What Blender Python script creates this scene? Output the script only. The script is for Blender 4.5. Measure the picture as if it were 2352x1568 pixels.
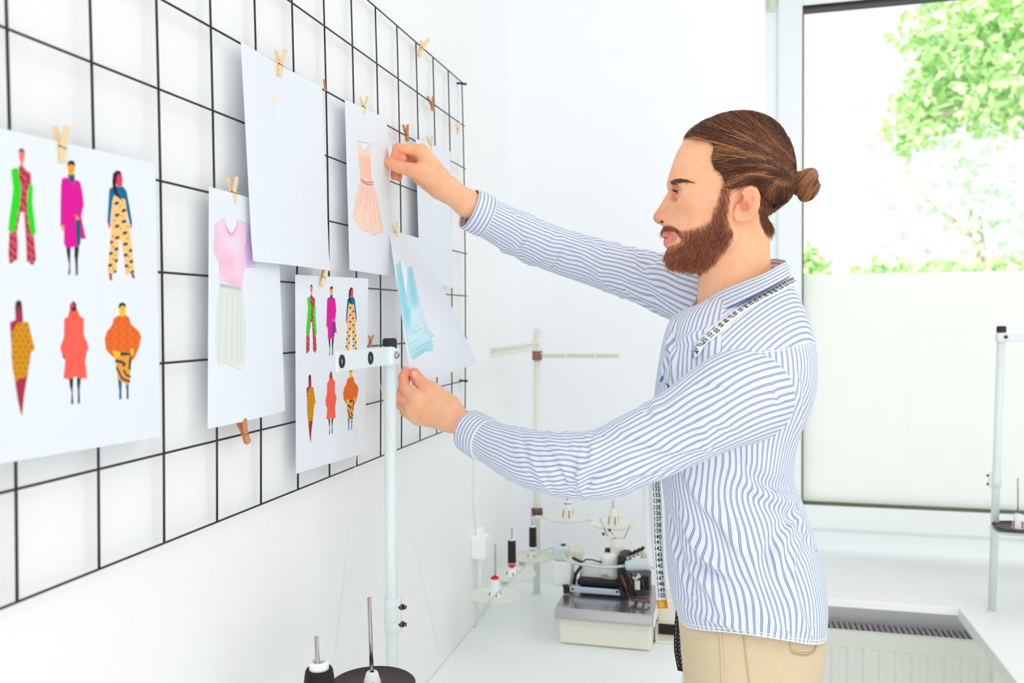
import bpy, bmesh, math, random
import numpy as np
from mathutils import Vector, Matrix
random.seed(7)
rng = np.random.default_rng(11)
for o in list(bpy.data.objects):
    bpy.data.objects.remove(o)
SC = bpy.context.scene
COL = SC.collection
PI = math.pi

# ------------------------------------------------------------------ camera
FPX = 1930.0
YAW, PITCH, ROLL = math.radians(14.55), math.radians(1.6), math.radians(-0.42)
CAMP = np.array([0.622, 0.0, 1.52])
_cy, _sy, _cp, _sp, _cr, _sr = math.cos(YAW), math.sin(YAW), math.cos(PITCH), math.sin(PITCH), math.cos(ROLL), math.sin(ROLL)
CF = np.array([-_sy * _cp, _cy * _cp, -_sp])
_R0 = np.array([_cy, _sy, 0.0])
_U0 = np.cross(_R0, CF)
CR = _cr * _R0 + _sr * _U0
CU = -_sr * _R0 + _cr * _U0
cam_d = bpy.data.cameras.new('camera')
cam = bpy.data.objects.new('camera', cam_d)
COL.objects.link(cam)
cam.matrix_world = Matrix(((CR[0], CU[0], -CF[0], CAMP[0]), (CR[1], CU[1], -CF[1], CAMP[1]), (CR[2], CU[2], -CF[2], CAMP[2]), (0, 0, 0, 1)))
cam_d.sensor_width = 36.0
cam_d.sensor_fit = 'HORIZONTAL'
cam_d.lens = 36.0 * FPX / 2352.0
cam_d.clip_start = 0.02
cam_d.dof.use_dof = True
cam_d.dof.focus_distance = 1.28
cam_d.dof.aperture_fstop = 4.5
SC.camera = cam

# ------------------------------------------------------------------ light and exposure
W = bpy.data.worlds.new('daylight')
SC.world = W
W.use_nodes = True
_bg = W.node_tree.nodes['Background']
_bg.inputs[0].default_value = (0.985, 0.99, 1.0, 1)
_bg.inputs[1].default_value = 1.8
SC.view_settings.view_transform = 'Standard'
SC.view_settings.look = 'None'
SC.view_settings.exposure = -0.6
SC.view_settings.gamma = 1.0
SC.view_settings.use_curve_mapping = False
SC.cycles.use_denoising = True
SC.cycles.max_bounces = 16
SC.cycles.diffuse_bounces = 14
SC.cycles.caustics_reflective = False
SC.cycles.caustics_refractive = False
SC.cycles.sample_clamp_indirect = 6.0


def area(name, loc, target, sx, sy, power, col=(1, 1, 1)):
    d = bpy.data.lights.new(name, 'AREA')
    d.shape = 'RECTANGLE'
    d.size, d.size_y, d.energy, d.color = sx, sy, power, col
    o = bpy.data.objects.new(name, d)
    COL.objects.link(o)
    o.location = loc
    o.rotation_euler = (Vector(target) - Vector(loc)).to_track_quat('-Z', 'Y').to_euler()
    return o


area('overhead_fill', (1.5, -0.2, 2.62), (0.9, 1.2, 1.2), 1.6, 1.6, 2)  # added fill from above, no visible fixture
area('overhead_fill', (1.5, 1.55, 2.7), (0.75, 2.3, 1.2), 1.2, 1.2, 12)  # second added fill, unseen, brightens the back wall and the table
area('low_fill', (1.9, -2.2, 1.15), (0.9, 2.0, 0.95), 2.2, 1.8, 12)  # added low fill behind the camera, lifts the table and radiator
sun_d = bpy.data.lights.new('sun', 'SUN')
sun_d.energy = 8.0
sun_d.angle = math.radians(2)
sun_o = bpy.data.objects.new('sun', sun_d)
COL.objects.link(sun_o)
sun_o.rotation_euler = (math.radians(42), math.radians(-18), 0)
sun_o.location = (0, -4, 8)


# ------------------------------------------------------------------ pixel helpers (photo pixel -> point of the place)
def ray(x, y):
    return CF + CR * ((x - 1176) / FPX) - CU * ((y - 784) / FPX)


def PX(x, y, X):
    r = ray(x, y)
    return CAMP + r * ((X - CAMP[0]) / r[0])


def PY(x, y, Y):
    r = ray(x, y)
    return CAMP + r * ((Y - CAMP[1]) / r[1])


def PZ(x, y, Z):
    r = ray(x, y)
    return CAMP + r * ((Z - CAMP[2]) / r[2])


# ------------------------------------------------------------------ materials
def lin(c):
    return tuple((v / 12.92 if v <= 0.04045 else ((v + 0.055) / 1.055) ** 2.4) for v in [q / 255.0 for q in c])


MATS = {}


def mat(name, rgb, rough=0.6, metal=0.0, noise=0.0, nscale=30.0, bump=0.0, spec=0.5, attr=None, sss=0.0, sheen=0.0):
    if name in MATS:
        return MATS[name]
    m = bpy.data.materials.new(name)
    m.use_nodes = True
    nt = m.node_tree
    b = nt.nodes['Principled BSDF']
    c = lin(rgb) if rgb is not None else (1, 1, 1)
    b.inputs['Base Color'].default_value = (*c, 1)
    b.inputs['Roughness'].default_value = rough
    b.inputs['Metallic'].default_value = metal
    b.inputs['Specular IOR Level'].default_value = spec
    if sheen:
        b.inputs['Sheen Weight'].default_value = sheen
    if sss:
        b.inputs['Subsurface Weight'].default_value = sss
        b.inputs['Subsurface Radius'].default_value = (1.0, 0.35, 0.2)
        b.inputs['Subsurface Scale'].default_value = 0.006
    if attr == 'Col' and sss:
        a = nt.nodes.new('ShaderNodeAttribute')
        a.attribute_name = attr
        tc = nt.nodes.new('ShaderNodeTexCoord')
        n1 = nt.nodes.new('ShaderNodeTexNoise')
        n1.inputs['Scale'].default_value = 70
        n1.inputs['Detail'].default_value = 6
        nt.links.new(tc.outputs['Object'], n1.inputs['Vector'])
        rp = nt.nodes.new('ShaderNodeValToRGB')
        rp.color_ramp.elements[0].position, rp.color_ramp.elements[1].position = 0.3, 0.72
        rp.color_ramp.elements[0].color = (1.0, 0.86, 0.82, 1)
        rp.color_ramp.elements[1].color = (1.03, 1.04, 1.04, 1)
        nt.links.new(n1.outputs['Fac'], rp.inputs[0])
        mx = nt.nodes.new('ShaderNodeMix')
        mx.data_type = 'RGBA'
        mx.blend_type = 'MULTIPLY'
        mx.inputs[0].default_value = 1.0
        nt.links.new(a.outputs['Color'], mx.inputs[6])
        nt.links.new(rp.outputs[0], mx.inputs[7])
        nt.links.new(mx.outputs[2], b.inputs['Base Color'])
    elif attr:
        a = nt.nodes.new('ShaderNodeAttribute')
        a.attribute_name = attr
        nt.links.new(a.outputs['Color'], b.inputs['Base Color'])
    if noise or bump:
        tc = nt.nodes.new('ShaderNodeTexCoord')
        nz = nt.nodes.new('ShaderNodeTexNoise')
        nz.inputs['Scale'].default_value = nscale
        nz.inputs['Detail'].default_value = 5
        nt.links.new(tc.outputs['Object'], nz.inputs['Vector'])
        if noise and not attr:
            mp = nt.nodes.new('ShaderNodeMapRange')
            mp.inputs['To Min'].default_value = 1 - noise
            mp.inputs['To Max'].default_value = 1 + noise
            nt.links.new(nz.outputs['Fac'], mp.inputs['Value'])
            mx = nt.nodes.new('ShaderNodeMix')
            mx.data_type = 'RGBA'
            mx.blend_type = 'MULTIPLY'
            mx.inputs[0].default_value = 1.0
            mx.inputs[6].default_value = (*c, 1)
            nt.links.new(mp.outputs['Result'], mx.inputs[7])
            nt.links.new(mx.outputs[2], b.inputs['Base Color'])
        if bump:
            bp = nt.nodes.new('ShaderNodeBump')
            bp.inputs['Strength'].default_value = bump
            bp.inputs['Distance'].default_value = 0.002
            nt.links.new(nz.outputs['Fac'], bp.inputs['Height'])
            nt.links.new(bp.outputs['Normal'], b.inputs['Normal'])
    MATS[name] = m
    return m


def stripe_mat(name, period, base=(228, 234, 239), line=(116, 130, 190)):
    m = bpy.data.materials.new(name)
    m.use_nodes = True
    nt = m.node_tree
    b = nt.nodes['Principled BSDF']
    b.inputs['Roughness'].default_value = 0.85
    b.inputs['Specular IOR Level'].default_value = 0.2
    uv = nt.nodes.new('ShaderNodeUVMap')
    uv.uv_map = 'UVMap'
    sp = nt.nodes.new('ShaderNodeSeparateXYZ')
    nt.links.new(uv.outputs[0], sp.inputs[0])

    def mth(op, a, v=None, v2=None):
        n = nt.nodes.new('ShaderNodeMath')
        n.operation = op
        if hasattr(a, 'links'):
            nt.links.new(a, n.inputs[0])
        else:
            n.inputs[0].default_value = a
        if v is not None:
            if hasattr(v, 'links'):
                nt.links.new(v, n.inputs[1])
            else:
                n.inputs[1].default_value = v
        return n.outputs[0]
    fr = mth('FRACT', mth('MULTIPLY', sp.outputs[0], 1.0 / period))
    d = mth('ABSOLUTE', mth('SUBTRACT', mth('ABSOLUTE', mth('SUBTRACT', fr, 0.5)), 0.105))
    mr = nt.nodes.new('ShaderNodeMapRange')
    mr.interpolation_type = 'SMOOTHSTEP'
    mr.inputs['From Min'].default_value = 0.03
    mr.inputs['From Max'].default_value = 0.085
    mr.inputs['To Min'].default_value = 1
    mr.inputs['To Max'].default_value = 0
    nt.links.new(d, mr.inputs['Value'])
    # the band between the two lines is faintly tinted
    mr2 = nt.nodes.new('ShaderNodeMapRange')
    mr2.inputs['From Min'].default_value = 0.09
    mr2.inputs['From Max'].default_value = 0.13
    mr2.inputs['To Min'].default_value = 0.36
    mr2.inputs['To Max'].default_value = 0
    nt.links.new(mth('ABSOLUTE', mth('SUBTRACT', fr, 0.5)), mr2.inputs['Value'])
    mk = mth('MAXIMUM', mr.outputs['Result'], mr2.outputs['Result'])
    mx = nt.nodes.new('ShaderNodeMix')
    mx.data_type = 'RGBA'
    mx.inputs[6].default_value = (*lin(base), 1)
    mx.inputs[7].default_value = (*lin(line), 1)
    nt.links.new(mk, mx.inputs[0])
    nt.links.new(mx.outputs[2], b.inputs['Base Color'])
    tc = nt.nodes.new('ShaderNodeTexCoord')
    nz = nt.nodes.new('ShaderNodeTexNoise')
    nz.inputs['Scale'].default_value = 38
    nz.inputs['Detail'].default_value = 4
    nt.links.new(tc.outputs['Object'], nz.inputs['Vector'])
    bp = nt.nodes.new('ShaderNodeBump')
    bp.inputs['Strength'].default_value = 0.35
    bp.inputs['Distance'].default_value = 0.004
    nt.links.new(nz.outputs['Fac'], bp.inputs['Height'])
    nt.links.new(bp.outputs['Normal'], b.inputs['Normal'])
    MATS[name] = m
    return m


# ------------------------------------------------------------------ objects
WORLD = {}


def props(o, label=None, cat=None, group=None, kind=None):
    if label:
        o['label'] = label
    if cat:
        o['category'] = cat
    if group:
        o['group'] = group
    if kind:
        o['kind'] = kind
    return o


def thing(name, loc, label, cat, group=None):
    o = bpy.data.objects.new(name, None)
    o.empty_display_size = 0.05
    COL.objects.link(o)
    o.location = loc
    WORLD[o.name] = Matrix.Translation(Vector(loc))
    return props(o, label, cat, group)


def link_mesh(name, me, parent=None, loc=None):
    """verts are in world coordinates; the origin goes to loc (or the parent's)"""
    o = bpy.data.objects.new(name, me)
    COL.objects.link(o)
    if parent is not None:
        o.parent = parent
        M = WORLD[parent.name]
        me.transform(M.inverted())
        WORLD[o.name] = M
    else:
        if loc is None:
            n = len(me.vertices)
            a = np.empty(n * 3, dtype=np.float32)
            me.vertices.foreach_get('co', a)
            a = a.reshape(-1, 3)
            mn, mx = a.min(0), a.max(0)
            loc = ((mn[0] + mx[0]) / 2, (mn[1] + mx[1]) / 2, mn[2])
        M = Matrix.Translation(Vector(loc))
        me.transform(M.inverted())
        o.location = loc
        WORLD[o.name] = M
    return o


def np_mesh(name, V, Fq, mats, smooth=True, uv=None, col=None, fmat=None):
    """V (n,3); Fq list/array of faces; uv per loop (list of arrays) ; col per vertex rgb linear"""
    me = bpy.data.meshes.new(name)
    V = np.asarray(V, dtype=np.float64)
    if isinstance(Fq, np.ndarray):
        nf, k = Fq.shape
        me.vertices.add(len(V))
        me.vertices.foreach_set('co', V.ravel())
        me.loops.add(nf * k)
        me.loops.foreach_set('vertex_index', Fq.ravel().astype(np.int32))
        me.polygons.add(nf)
        me.polygons.foreach_set('loop_start', (np.arange(nf) * k).astype(np.int32))
        me.update(calc_edges=True)
    else:
        me.from_pydata([tuple(v) for v in V], [], Fq)
    if not isinstance(mats, (list, tuple)):
        mats = [mats]
    for m in mats:
        me.materials.append(m)
    if smooth:
        me.polygons.foreach_set('use_smooth', [True] * len(me.polygons))
    if fmat is not None:
        me.polygons.foreach_set('material_index', np.asarray(fmat, dtype=np.int32))
    if uv is not None:
        l = me.uv_layers.new(name='UVMap')
        l.data.foreach_set('uv', np.asarray(uv, dtype=np.float32).ravel())
    if col is not None:
        ca = me.color_attributes.new('Col', 'FLOAT_COLOR', 'POINT')
        c4 = np.ones((len(V), 4), dtype=np.float32)
        c4[:, :3] = col
        ca.data.foreach_set('color', c4.ravel())
    me.update()
    return me


class MB:
    def __init__(s):
        s.v, s.f, s.m, s.sm = [], [], [], []

    def add(s, vs, fs, m=0, smooth=False):
        b = len(s.v)
        s.v += [tuple(float(c) for c in q) for q in vs]
        s.f += [tuple(i + b for i in q) for q in fs]
        s.m += [m] * len(fs)
        s.sm += [smooth] * len(fs)
        return s

    def box(s, lo, hi, m=0, bev=0.0, rot=None, seg=2):
        lo, hi = np.array(lo, float), np.array(hi, float)
        bm = bmesh.new()
        bmesh.ops.create_cube(bm, size=1.0)
        d = np.abs(hi - lo)
        c = (lo + hi) / 2
        bmesh.ops.scale(bm, vec=Vector(d), verts=bm.verts)
        if bev:
            bmesh.ops.bevel(bm, geom=list(bm.edges), offset=min(bev, 0.49 * d.min()), segments=seg, profile=0.5, affect='EDGES')
        if rot is not None:
            bmesh.ops.transform(bm, matrix=rot.to_4x4() if len(rot) == 3 else rot, verts=bm.verts)
        bmesh.ops.translate(bm, vec=Vector(c), verts=bm.verts)
        bm.verts.index_update()
        s.add([v.co for v in bm.verts], [[v.index for v in f.verts] for f in bm.faces], m, False)
        bm.free()
        return s

    def tube(s, pts, r, n=10, m=0, cap=True, closed=False, smooth=True):
        P = np.asarray(pts, float)
        k = len(P)
        rr = np.broadcast_to(np.asarray(r, float), (k,))
        if closed:
            T = np.roll(P, -1, 0) - np.roll(P, 1, 0)
        else:
            T = np.gradient(P, axis=0) if k > 2 else np.repeat((P[1] - P[0])[None], 2, 0)
        T /= np.linalg.norm(T, axis=1)[:, None] + 1e-12
        a = np.array([0, 0, 1.0]) if abs(T[0][2]) < 0.9 else np.array([1.0, 0, 0])
        N = np.cross(T[0], a)
        N /= np.linalg.norm(N)
        vs = []
        th = np.arange(n) * 2 * PI / n
        for i in range(k):
            N = N - T[i] * (N @ T[i])
            N /= np.linalg.norm(N) + 1e-12
            B = np.cross(T[i], N)
            vs += [P[i] + rr[i] * (math.cos(t) * N + math.sin(t) * B) for t in th]
        fs = []
        for i in range(k if closed else k - 1):
            j = (i + 1) % k
            for q in range(n):
                fs.append((i * n + q, i * n + (q + 1) % n, j * n + (q + 1) % n, j * n + q))
        s.add(vs, fs, m, smooth)
        if cap and not closed:
            s.add(vs[:n], [tuple(range(n - 1, -1, -1))], m)
            s.add(vs[-n:], [tuple(range(n))], m)
        return s

    def cyl(s, a, b, r, n=20, m=0):
        return s.tube([a, b], r, n, m)

    def lathe(s, prof, o, n=32, m=0, axis=(0, 0, 1), smooth=True):
        """prof list of (r, h)"""
        q = Vector((0, 0, 1)).rotation_difference(Vector(axis))
        o = np.array(o, float)
        vs, fs = [], []
        for (r, h) in prof:
            for i in range(n):
                t = i * 2 * PI / n
                v = q @ Vector((r * math.cos(t), r * math.sin(t), h))
                vs.append(o + np.array(v))
        for j in range(len(prof) - 1):
            for i in range(n):
                fs.append((j * n + i, j * n + (i + 1) % n, (j + 1) * n + (i + 1) % n, (j + 1) * n + i))
        s.add(vs, fs, m, smooth)
        return s

    def sphere(s, c, r, n=16, m=0, sc=(1, 1, 1)):
        vs, fs = [], []
        h = n // 2
        for j in range(h + 1):
            for i in range(n):
                t, p = i * 2 * PI / n, j * PI / h
                vs.append((c[0] + r * sc[0] * math.sin(p) * math.cos(t), c[1] + r * sc[1] * math.sin(p) * math.sin(t), c[2] + r * sc[2] * math.cos(p)))
        for j in range(h):
            for i in range(n):
                fs.append((j * n + i, (j + 1) * n + i, (j + 1) * n + (i + 1) % n, j * n + (i + 1) % n))
        return s.add(vs, fs, m, True)

    def prism(s, poly, d, m=0):
        """poly: 3D points of a flat outline; d: extrusion vector"""
        P = [np.array(p, float) for p in poly]
        n = len(P)
        vs = P + [p + np.array(d) for p in P]
        fs = [tuple(range(n - 1, -1, -1)), tuple(range(n, 2 * n))] + [(i, (i + 1) % n, n + (i + 1) % n, n + i) for i in range(n)]
        return s.add(vs, fs, m)

    def mesh(s, name, mats):
        me = bpy.data.meshes.new(name)
        me.from_pydata(s.v, [], s.f)
        if not isinstance(mats, (list, tuple)):
            mats = [mats]
        for m in mats:
            me.materials.append(m)
        me.polygons.foreach_set('material_index', s.m)
        me.polygons.foreach_set('use_smooth', s.sm)
        bm = bmesh.new()
        bm.from_mesh(me)
        bmesh.ops.remove_doubles(bm, verts=bm.verts, dist=1e-6)
        bmesh.ops.recalc_face_normals(bm, faces=bm.faces)
        bm.to_mesh(me)
        bm.free()
        return me

    def build(s, name, mats, parent=None, loc=None):
        return link_mesh(name, s.mesh(name, mats), parent, loc)


def catmull(P, n):
    """smooth curve through the rows of P, n samples"""
    P = np.asarray(P, float)
    k = len(P)
    t = np.linspace(0, k - 1, n)
    i = np.clip(np.floor(t).astype(int), 0, k - 2)
    f = (t - i)[:, None]
    p1, p2 = P[i], P[i + 1]
    p0 = np.where((i > 0)[:, None], P[np.maximum(i - 1, 0)], 2 * p1 - p2)
    p3 = np.where((i < k - 2)[:, None], P[np.minimum(i + 2, k - 1)], 2 * p2 - p1)
    return 0.5 * ((2 * p1) + (-p0 + p2) * f + (2 * p0 - 5 * p1 + 4 * p2 - p3) * f ** 2 + (-p0 + 3 * p1 - 3 * p2 + p3) * f ** 3)


# ------------------------------------------------------------------ implicit surfaces
def smin(a, b, k):
    h = np.clip(0.5 + 0.5 * (b - a) / k, 0, 1)
    return b * (1 - h) + a * h - k * h * (1 - h)


def smax(a, b, k):
    return -smin(-a, -b, k)


def rc(P, a, b, r1, r2):
    a, b = np.asarray(a, np.float32), np.asarray(b, np.float32)
    d = b - a
    q = P - a
    t = np.clip((q @ d) / (d @ d + 1e-12), 0, 1)
    return np.linalg.norm(q - t[:, None] * d, axis=1) - (r1 + (r2 - r1) * t)


def ell(P, c, r, M=None):
    q = P - np.asarray(c, np.float32)
    if M is not None:
        q = q @ np.asarray(M, np.float32)
    r = np.asarray(r, np.float32)
    k0 = np.linalg.norm(q / r, axis=1)
    k1 = np.linalg.norm(q / (r * r), axis=1) + 1e-9
    return k0 * (k0 - 1) / k1


def poly2(X, Y, poly):
    poly = np.asarray(poly, np.float32)
    n = len(poly)
    d = np.full(X.shape, 1e9, np.float32)
    ins = np.zeros(X.shape, bool)
    for i in range(n):
        a, b = poly[i], poly[(i + 1) % n]
        e = b - a
        wx, wy = X - a[0], Y - a[1]
        t = np.clip((wx * e[0] + wy * e[1]) / (e @ e + 1e-12), 0, 1)
        d = np.minimum(d, (wx - t * e[0]) ** 2 + (wy - t * e[1]) ** 2)
        c = ((a[1] > Y) != (b[1] > Y))
        if abs(e[1]) > 1e-12:
            ins ^= c & (X < e[0] * (Y - a[1]) / e[1] + a[0])
    d = np.sqrt(d)
    return np.where(ins, -d, d)


def surf(fn, lo, hi, h, margin=1.6, B=8):
    """surface nets of fn<0 in the box; evaluated only in blocks near the surface"""
    lo, hi = np.array(lo, float), np.array(hi, float)
    nb = np.ceil((hi - lo) / (h * B)).astype(int)
    n = nb * B + 1
    c = [lo[i] + (np.arange(nb[i]) + 0.5) * h * B for i in range(3)]
    G = np.stack(np.meshgrid(*c, indexing='ij'), -1).reshape(-1, 3).astype(np.float32)
    v = np.concatenate([fn(G[i:i + 200000]) for i in range(0, len(G), 200000)])
    act = (np.abs(v) < h * B * 0.87 * margin + 0.002).reshape(nb)
    val = np.empty(n, np.float32)
    big = np.where(v < 0, -1.0, 1.0).reshape(nb)
    val[:-1, :-1, :-1] = np.repeat(np.repeat(np.repeat(big, B, 0), B, 1), B, 2)
    val[-1], val[:, -1], val[:, :, -1] = 1, 1, 1
    need = np.zeros(n, bool)
    for (i, j, k) in np.argwhere(act):
        need[i * B:i * B + B + 1, j * B:j * B + B + 1, k * B:k * B + B + 1] = True
    idx = np.argwhere(need)
    Pn = (lo + idx * h).astype(np.float32)
    vv = np.concatenate([fn(Pn[i:i + 300000]) for i in range(0, len(Pn), 300000)])
    val[need] = vv
    s = val < 0
    cs = np.zeros(n - 1, np.int8)
    for dx in (0, 1):
        for dy in (0, 1):
            for dz in (0, 1):
                cs += s[dx:n[0] - 1 + dx, dy:n[1] - 1 + dy, dz:n[2] - 1 + dz]
    cell = np.argwhere((cs > 0) & (cs < 8))
    cid = -np.ones(n - 1, np.int64)
    cid[cell[:, 0], cell[:, 1], cell[:, 2]] = np.arange(len(cell))
    acc = np.zeros((len(cell), 3))
    cnt = np.zeros(len(cell))
    cor = [(0, 0, 0), (1, 0, 0), (0, 1, 0), (1, 1, 0), (0, 0, 1), (1, 0, 1), (0, 1, 1), (1, 1, 1)]
    for ax in range(3):
        for c0 in cor:
            if c0[ax]:
                continue
            c1 = list(c0)
            c1[ax] = 1
            a = val[cell[:, 0] + c0[0], cell[:, 1] + c0[1], cell[:, 2] + c0[2]]
            b = val[cell[:, 0] + c1[0], cell[:, 1] + c1[1], cell[:, 2] + c1[2]]
            mk = (a < 0) != (b < 0)
            t = np.where(mk, a / np.where(mk, a - b, 1), 0)
            p = np.tile(np.array(c0, float), (len(cell), 1))
            p[:, ax] += t
            acc += p * mk[:, None]
            cnt += mk
    V = lo + (cell + acc / cnt[:, None]) * h
    Q = []
    for ax in range(3):
        u, w = (ax + 1) % 3, (ax + 2) % 3
        sl0 = [slice(None)] * 3
        sl1 = [slice(None)] * 3
        sl0[ax] = slice(0, n[ax] - 1)
        sl1[ax] = slice(1, n[ax])
        e = np.argwhere(s[tuple(sl0)] != s[tuple(sl1)])
        e = e[(e[:, u] > 0) & (e[:, w] > 0) & (e[:, u] < n[u] - 1) & (e[:, w] < n[w] - 1)]
        s0 = s[e[:, 0], e[:, 1], e[:, 2]]
        q = []
        for (du, dw) in ((-1, -1), (0, -1), (0, 0), (-1, 0)):
            ee = e.copy()
            ee[:, u] += du
            ee[:, w] += dw
            q.append(cid[ee[:, 0], ee[:, 1], ee[:, 2]])
        q = np.stack(q, 1)
        q[~s0] = q[~s0][:, ::-1]
        Q.append(q)
    Q = np.concatenate(Q)
    Q = Q[(Q >= 0).all(1)]
    return V, Q


def project(fn, P, iso=0.0, it=6):
    P = np.array(P, np.float32)
    e = 0.0008
    for _ in range(it):
        d = fn(P) - iso
        g = np.stack([fn(P + np.eye(3, dtype=np.float32)[i] * e) - fn(P - np.eye(3, dtype=np.float32)[i] * e) for i in range(3)], 1) / (2 * e)
        g /= np.maximum((g * g).sum(1), 0.25)[:, None]
        P = (P - np.clip(d, -0.02, 0.02)[:, None] * g).astype(np.float32)
    return P


def grad(fn, P):
    e = 0.0008
    P = np.array(P, np.float32)
    g = np.stack([fn(P + np.eye(3, dtype=np.float32)[i] * e) - fn(P - np.eye(3, dtype=np.float32)[i] * e) for i in range(3)], 1)
    return g / (np.linalg.norm(g, axis=1)[:, None] + 1e-12)


def strands(paths, r0, taper, cols, n=3):
    """paths (S,K,3): thin tapered hairs as one vertex/face/colour set"""
    S, K, _ = paths.shape
    T = np.gradient(paths, axis=1)
    T /= np.linalg.norm(T, axis=2)[:, :, None] + 1e-12
    a = np.tile(np.array([0.31, 0.83, 0.46]), (S, K, 1))
    N = np.cross(T, a)
    N /= np.linalg.norm(N, axis=2)[:, :, None] + 1e-9
    Bn = np.cross(T, N)
    r = (r0[:, None] * np.asarray(taper)[None, :])[:, :, None]
    ring = [paths + r * (math.cos(q * 2 * PI / n) * N + math.sin(q * 2 * PI / n) * Bn) for q in range(n)]
    V = np.stack(ring, 2).reshape(-1, 3)
    base = (np.arange(S) * K * n)[:, None, None] + (np.arange(K - 1) * n)[None, :, None]
    q = np.arange(n)[None, None, :]
    f = np.stack([base + q, base + (q + 1) % n, base + n + (q + 1) % n, base + n + q], -1).reshape(-1, 4)
    C = np.repeat(cols, K * n, 0)
    return V, f, C

# ================================================================== the setting
M_WALL = mat('white_plaster', (245, 246, 246), 0.85, noise=0.012, nscale=60, bump=0.04)
M_WALLB = mat('white_paint', (246, 248, 252), 0.8, noise=0.01, nscale=40, bump=0.03)
M_CEIL = mat('ceiling_paint', (247, 248, 248), 0.9)
M_FLOOR = mat('pale_floor', (236, 233, 228), 0.5, noise=0.03, nscale=6)
M_PVC = mat('window_plastic', (246, 250, 250), 0.35)
M_GASK = mat('rubber_gasket', (96, 106, 70), 0.6)
M_GASK_SHADE = mat('gasket_shade', (40, 38, 48), 0.6)
M_SILL = mat('sill_laminate', (250, 251, 250), 0.35)
M_TABLE = mat('table_laminate', (248, 252, 253), 0.3, noise=0.01, nscale=8)
M_TEDGE = mat('table_edge', (226, 236, 228), 0.45)
M_RAD = mat('radiator_enamel', (238, 243, 238), 0.35)
M_RADG = mat('radiator_grille', (196, 188, 196), 0.4)
M_DARK = mat('dark_gap', (46, 28, 34), 0.8)
YB = 2.37
YW = 2.95


def structure(name, mb, mats):
    o = mb.build(name, mats)
    o['kind'] = 'structure'
    return o


mb = MB().box((-0.12, -3.0, -0.05), (0, YB + 0.2, 2.75))
structure('wall_left', mb, M_WALL)
mb = MB()
XN = 0.712
mb.box((0, YB, 0), (XN, YW + 0.12, 2.75))
mb.box((XN, 2.69, 0), (2.2, YW, 0.70))
mb.box((XN, YB, 2.64), (2.2, YW + 0.12, 2.75))
mb.box((2.2, YB, 0), (3.3, YW + 0.12, 2.75))
structure('wall_back', mb, M_WALLB)
structure('floor', MB().box((-0.12, -3.0, -0.06), (3.3, YW + 0.1, 0)), M_FLOOR)
structure('ceiling', MB().box((-0.12, -3.0, 2.75), (3.4, YW + 0.12, 2.85)), M_CEIL)
mb = MB()
mb.box((3.3, -0.4, 0), (3.4, YW + 0.12, 2.75)).box((3.3, -3.0, 0), (3.4, -0.4, 0.85)).box((3.3, -3.0, 2.45), (3.4, -0.4, 2.75))
structure('wall_right', mb, M_WALLB)

# the window in its niche
GX0, GX1, GZ0, GZ1 = 0.853, 1.98, 0.897, 2.53
win = thing('window_1', (1.4, YW, 0.76), None, None)
win['kind'] = 'structure'


def ringbox(mb, x0, x1, z0, z1, t, ya, yb, bev=0.004, m=0):
    mb.box((x0, ya, z0), (x0 + t, yb, z1), m, bev)
    mb.box((x1 - t, ya, z0), (x1, yb, z1), m, bev)
    mb.box((x0 + t, ya, z0), (x1 - t, yb, z0 + t), m, bev)
    mb.box((x0 + t, ya, z1 - t), (x1 - t, yb, z1), m, bev)


mb = MB()
ringbox(mb, 0.714, 2.12, 0.744, 2.64, 0.062, YW - 0.01, YW + 0.07)
o = mb.build('window_frame', M_PVC, win)
mb = MB()
ringbox(mb, GX0 - 0.078, GX1 + 0.078, GZ0 - 0.078, GZ1 + 0.078, 0.078, YW - 0.028, YW + 0.05, 0.005)
mb.build('window_sash', M_PVC, win)
mb = MB()
ringbox(mb, GX0 - 0.001, GX1 + 0.001, GZ0 - 0.001, GZ1 + 0.001, 0.0045, YW - 0.0285, YW + 0.02, 0)
mb.box((GX0, YW - 0.0285, GZ1 - 0.012), (GX1, YW + 0.02, GZ1), 1)  # top gasket widened into a dark band, a shadow put into its colour
mb.build('gasket', [M_GASK, M_GASK_SHADE], win)
mb = MB().tube([(0.752, YW - 0.03, 2.53), (0.752, YW - 0.03, 2.60)], 0.009, 12).box((0.744, YW - 0.032, 2.525), (0.766, YW - 0.012, 2.60), 0, 0.002)
mb.build('hinge', mat('hinge_cover', (226, 230, 210), 0.4), win)

g = bpy.data.materials.new('window_glass')
g.use_nodes = True
nt = g.node_tree
nt.nodes.remove(nt.nodes['Principled BSDF'])
tr = nt.nodes.new('ShaderNodeBsdfTransparent')
tr.inputs[0].default_value = (0.985, 0.99, 0.99, 1)
gl = nt.nodes.new('ShaderNodeBsdfGlossy')
gl.inputs['Roughness'].default_value = 0.02
mx = nt.nodes.new('ShaderNodeMixShader')
fr = nt.nodes.new('ShaderNodeFresnel')
fr.inputs[0].default_value = 1.2
nt.links.new(fr.outputs[0], mx.inputs[0])
nt.links.new(tr.outputs[0], mx.inputs[1])
nt.links.new(gl.outputs[0], mx.inputs[2])
nt.links.new(mx.outputs[0], nt.nodes['Material Output'].inputs[0])
MB().box((GX0, YW + 0.0, GZ0), (GX1, YW + 0.004, GZ1)).build('window_glass', g, win)
fm = bpy.data.materials.new('frosted_film')
fm.use_nodes = True
nt = fm.node_tree
nt.nodes.remove(nt.nodes['Principled BSDF'])
tl = nt.nodes.new('ShaderNodeBsdfTranslucent')
tl.inputs[0].default_value = (0.99, 0.99, 0.99, 1)
df = nt.nodes.new('ShaderNodeBsdfDiffuse')
df.inputs[0].default_value = (0.97, 0.98, 0.98, 1)
mx = nt.nodes.new('ShaderNodeMixShader')
mx.inputs[0].default_value = 0.3
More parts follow.
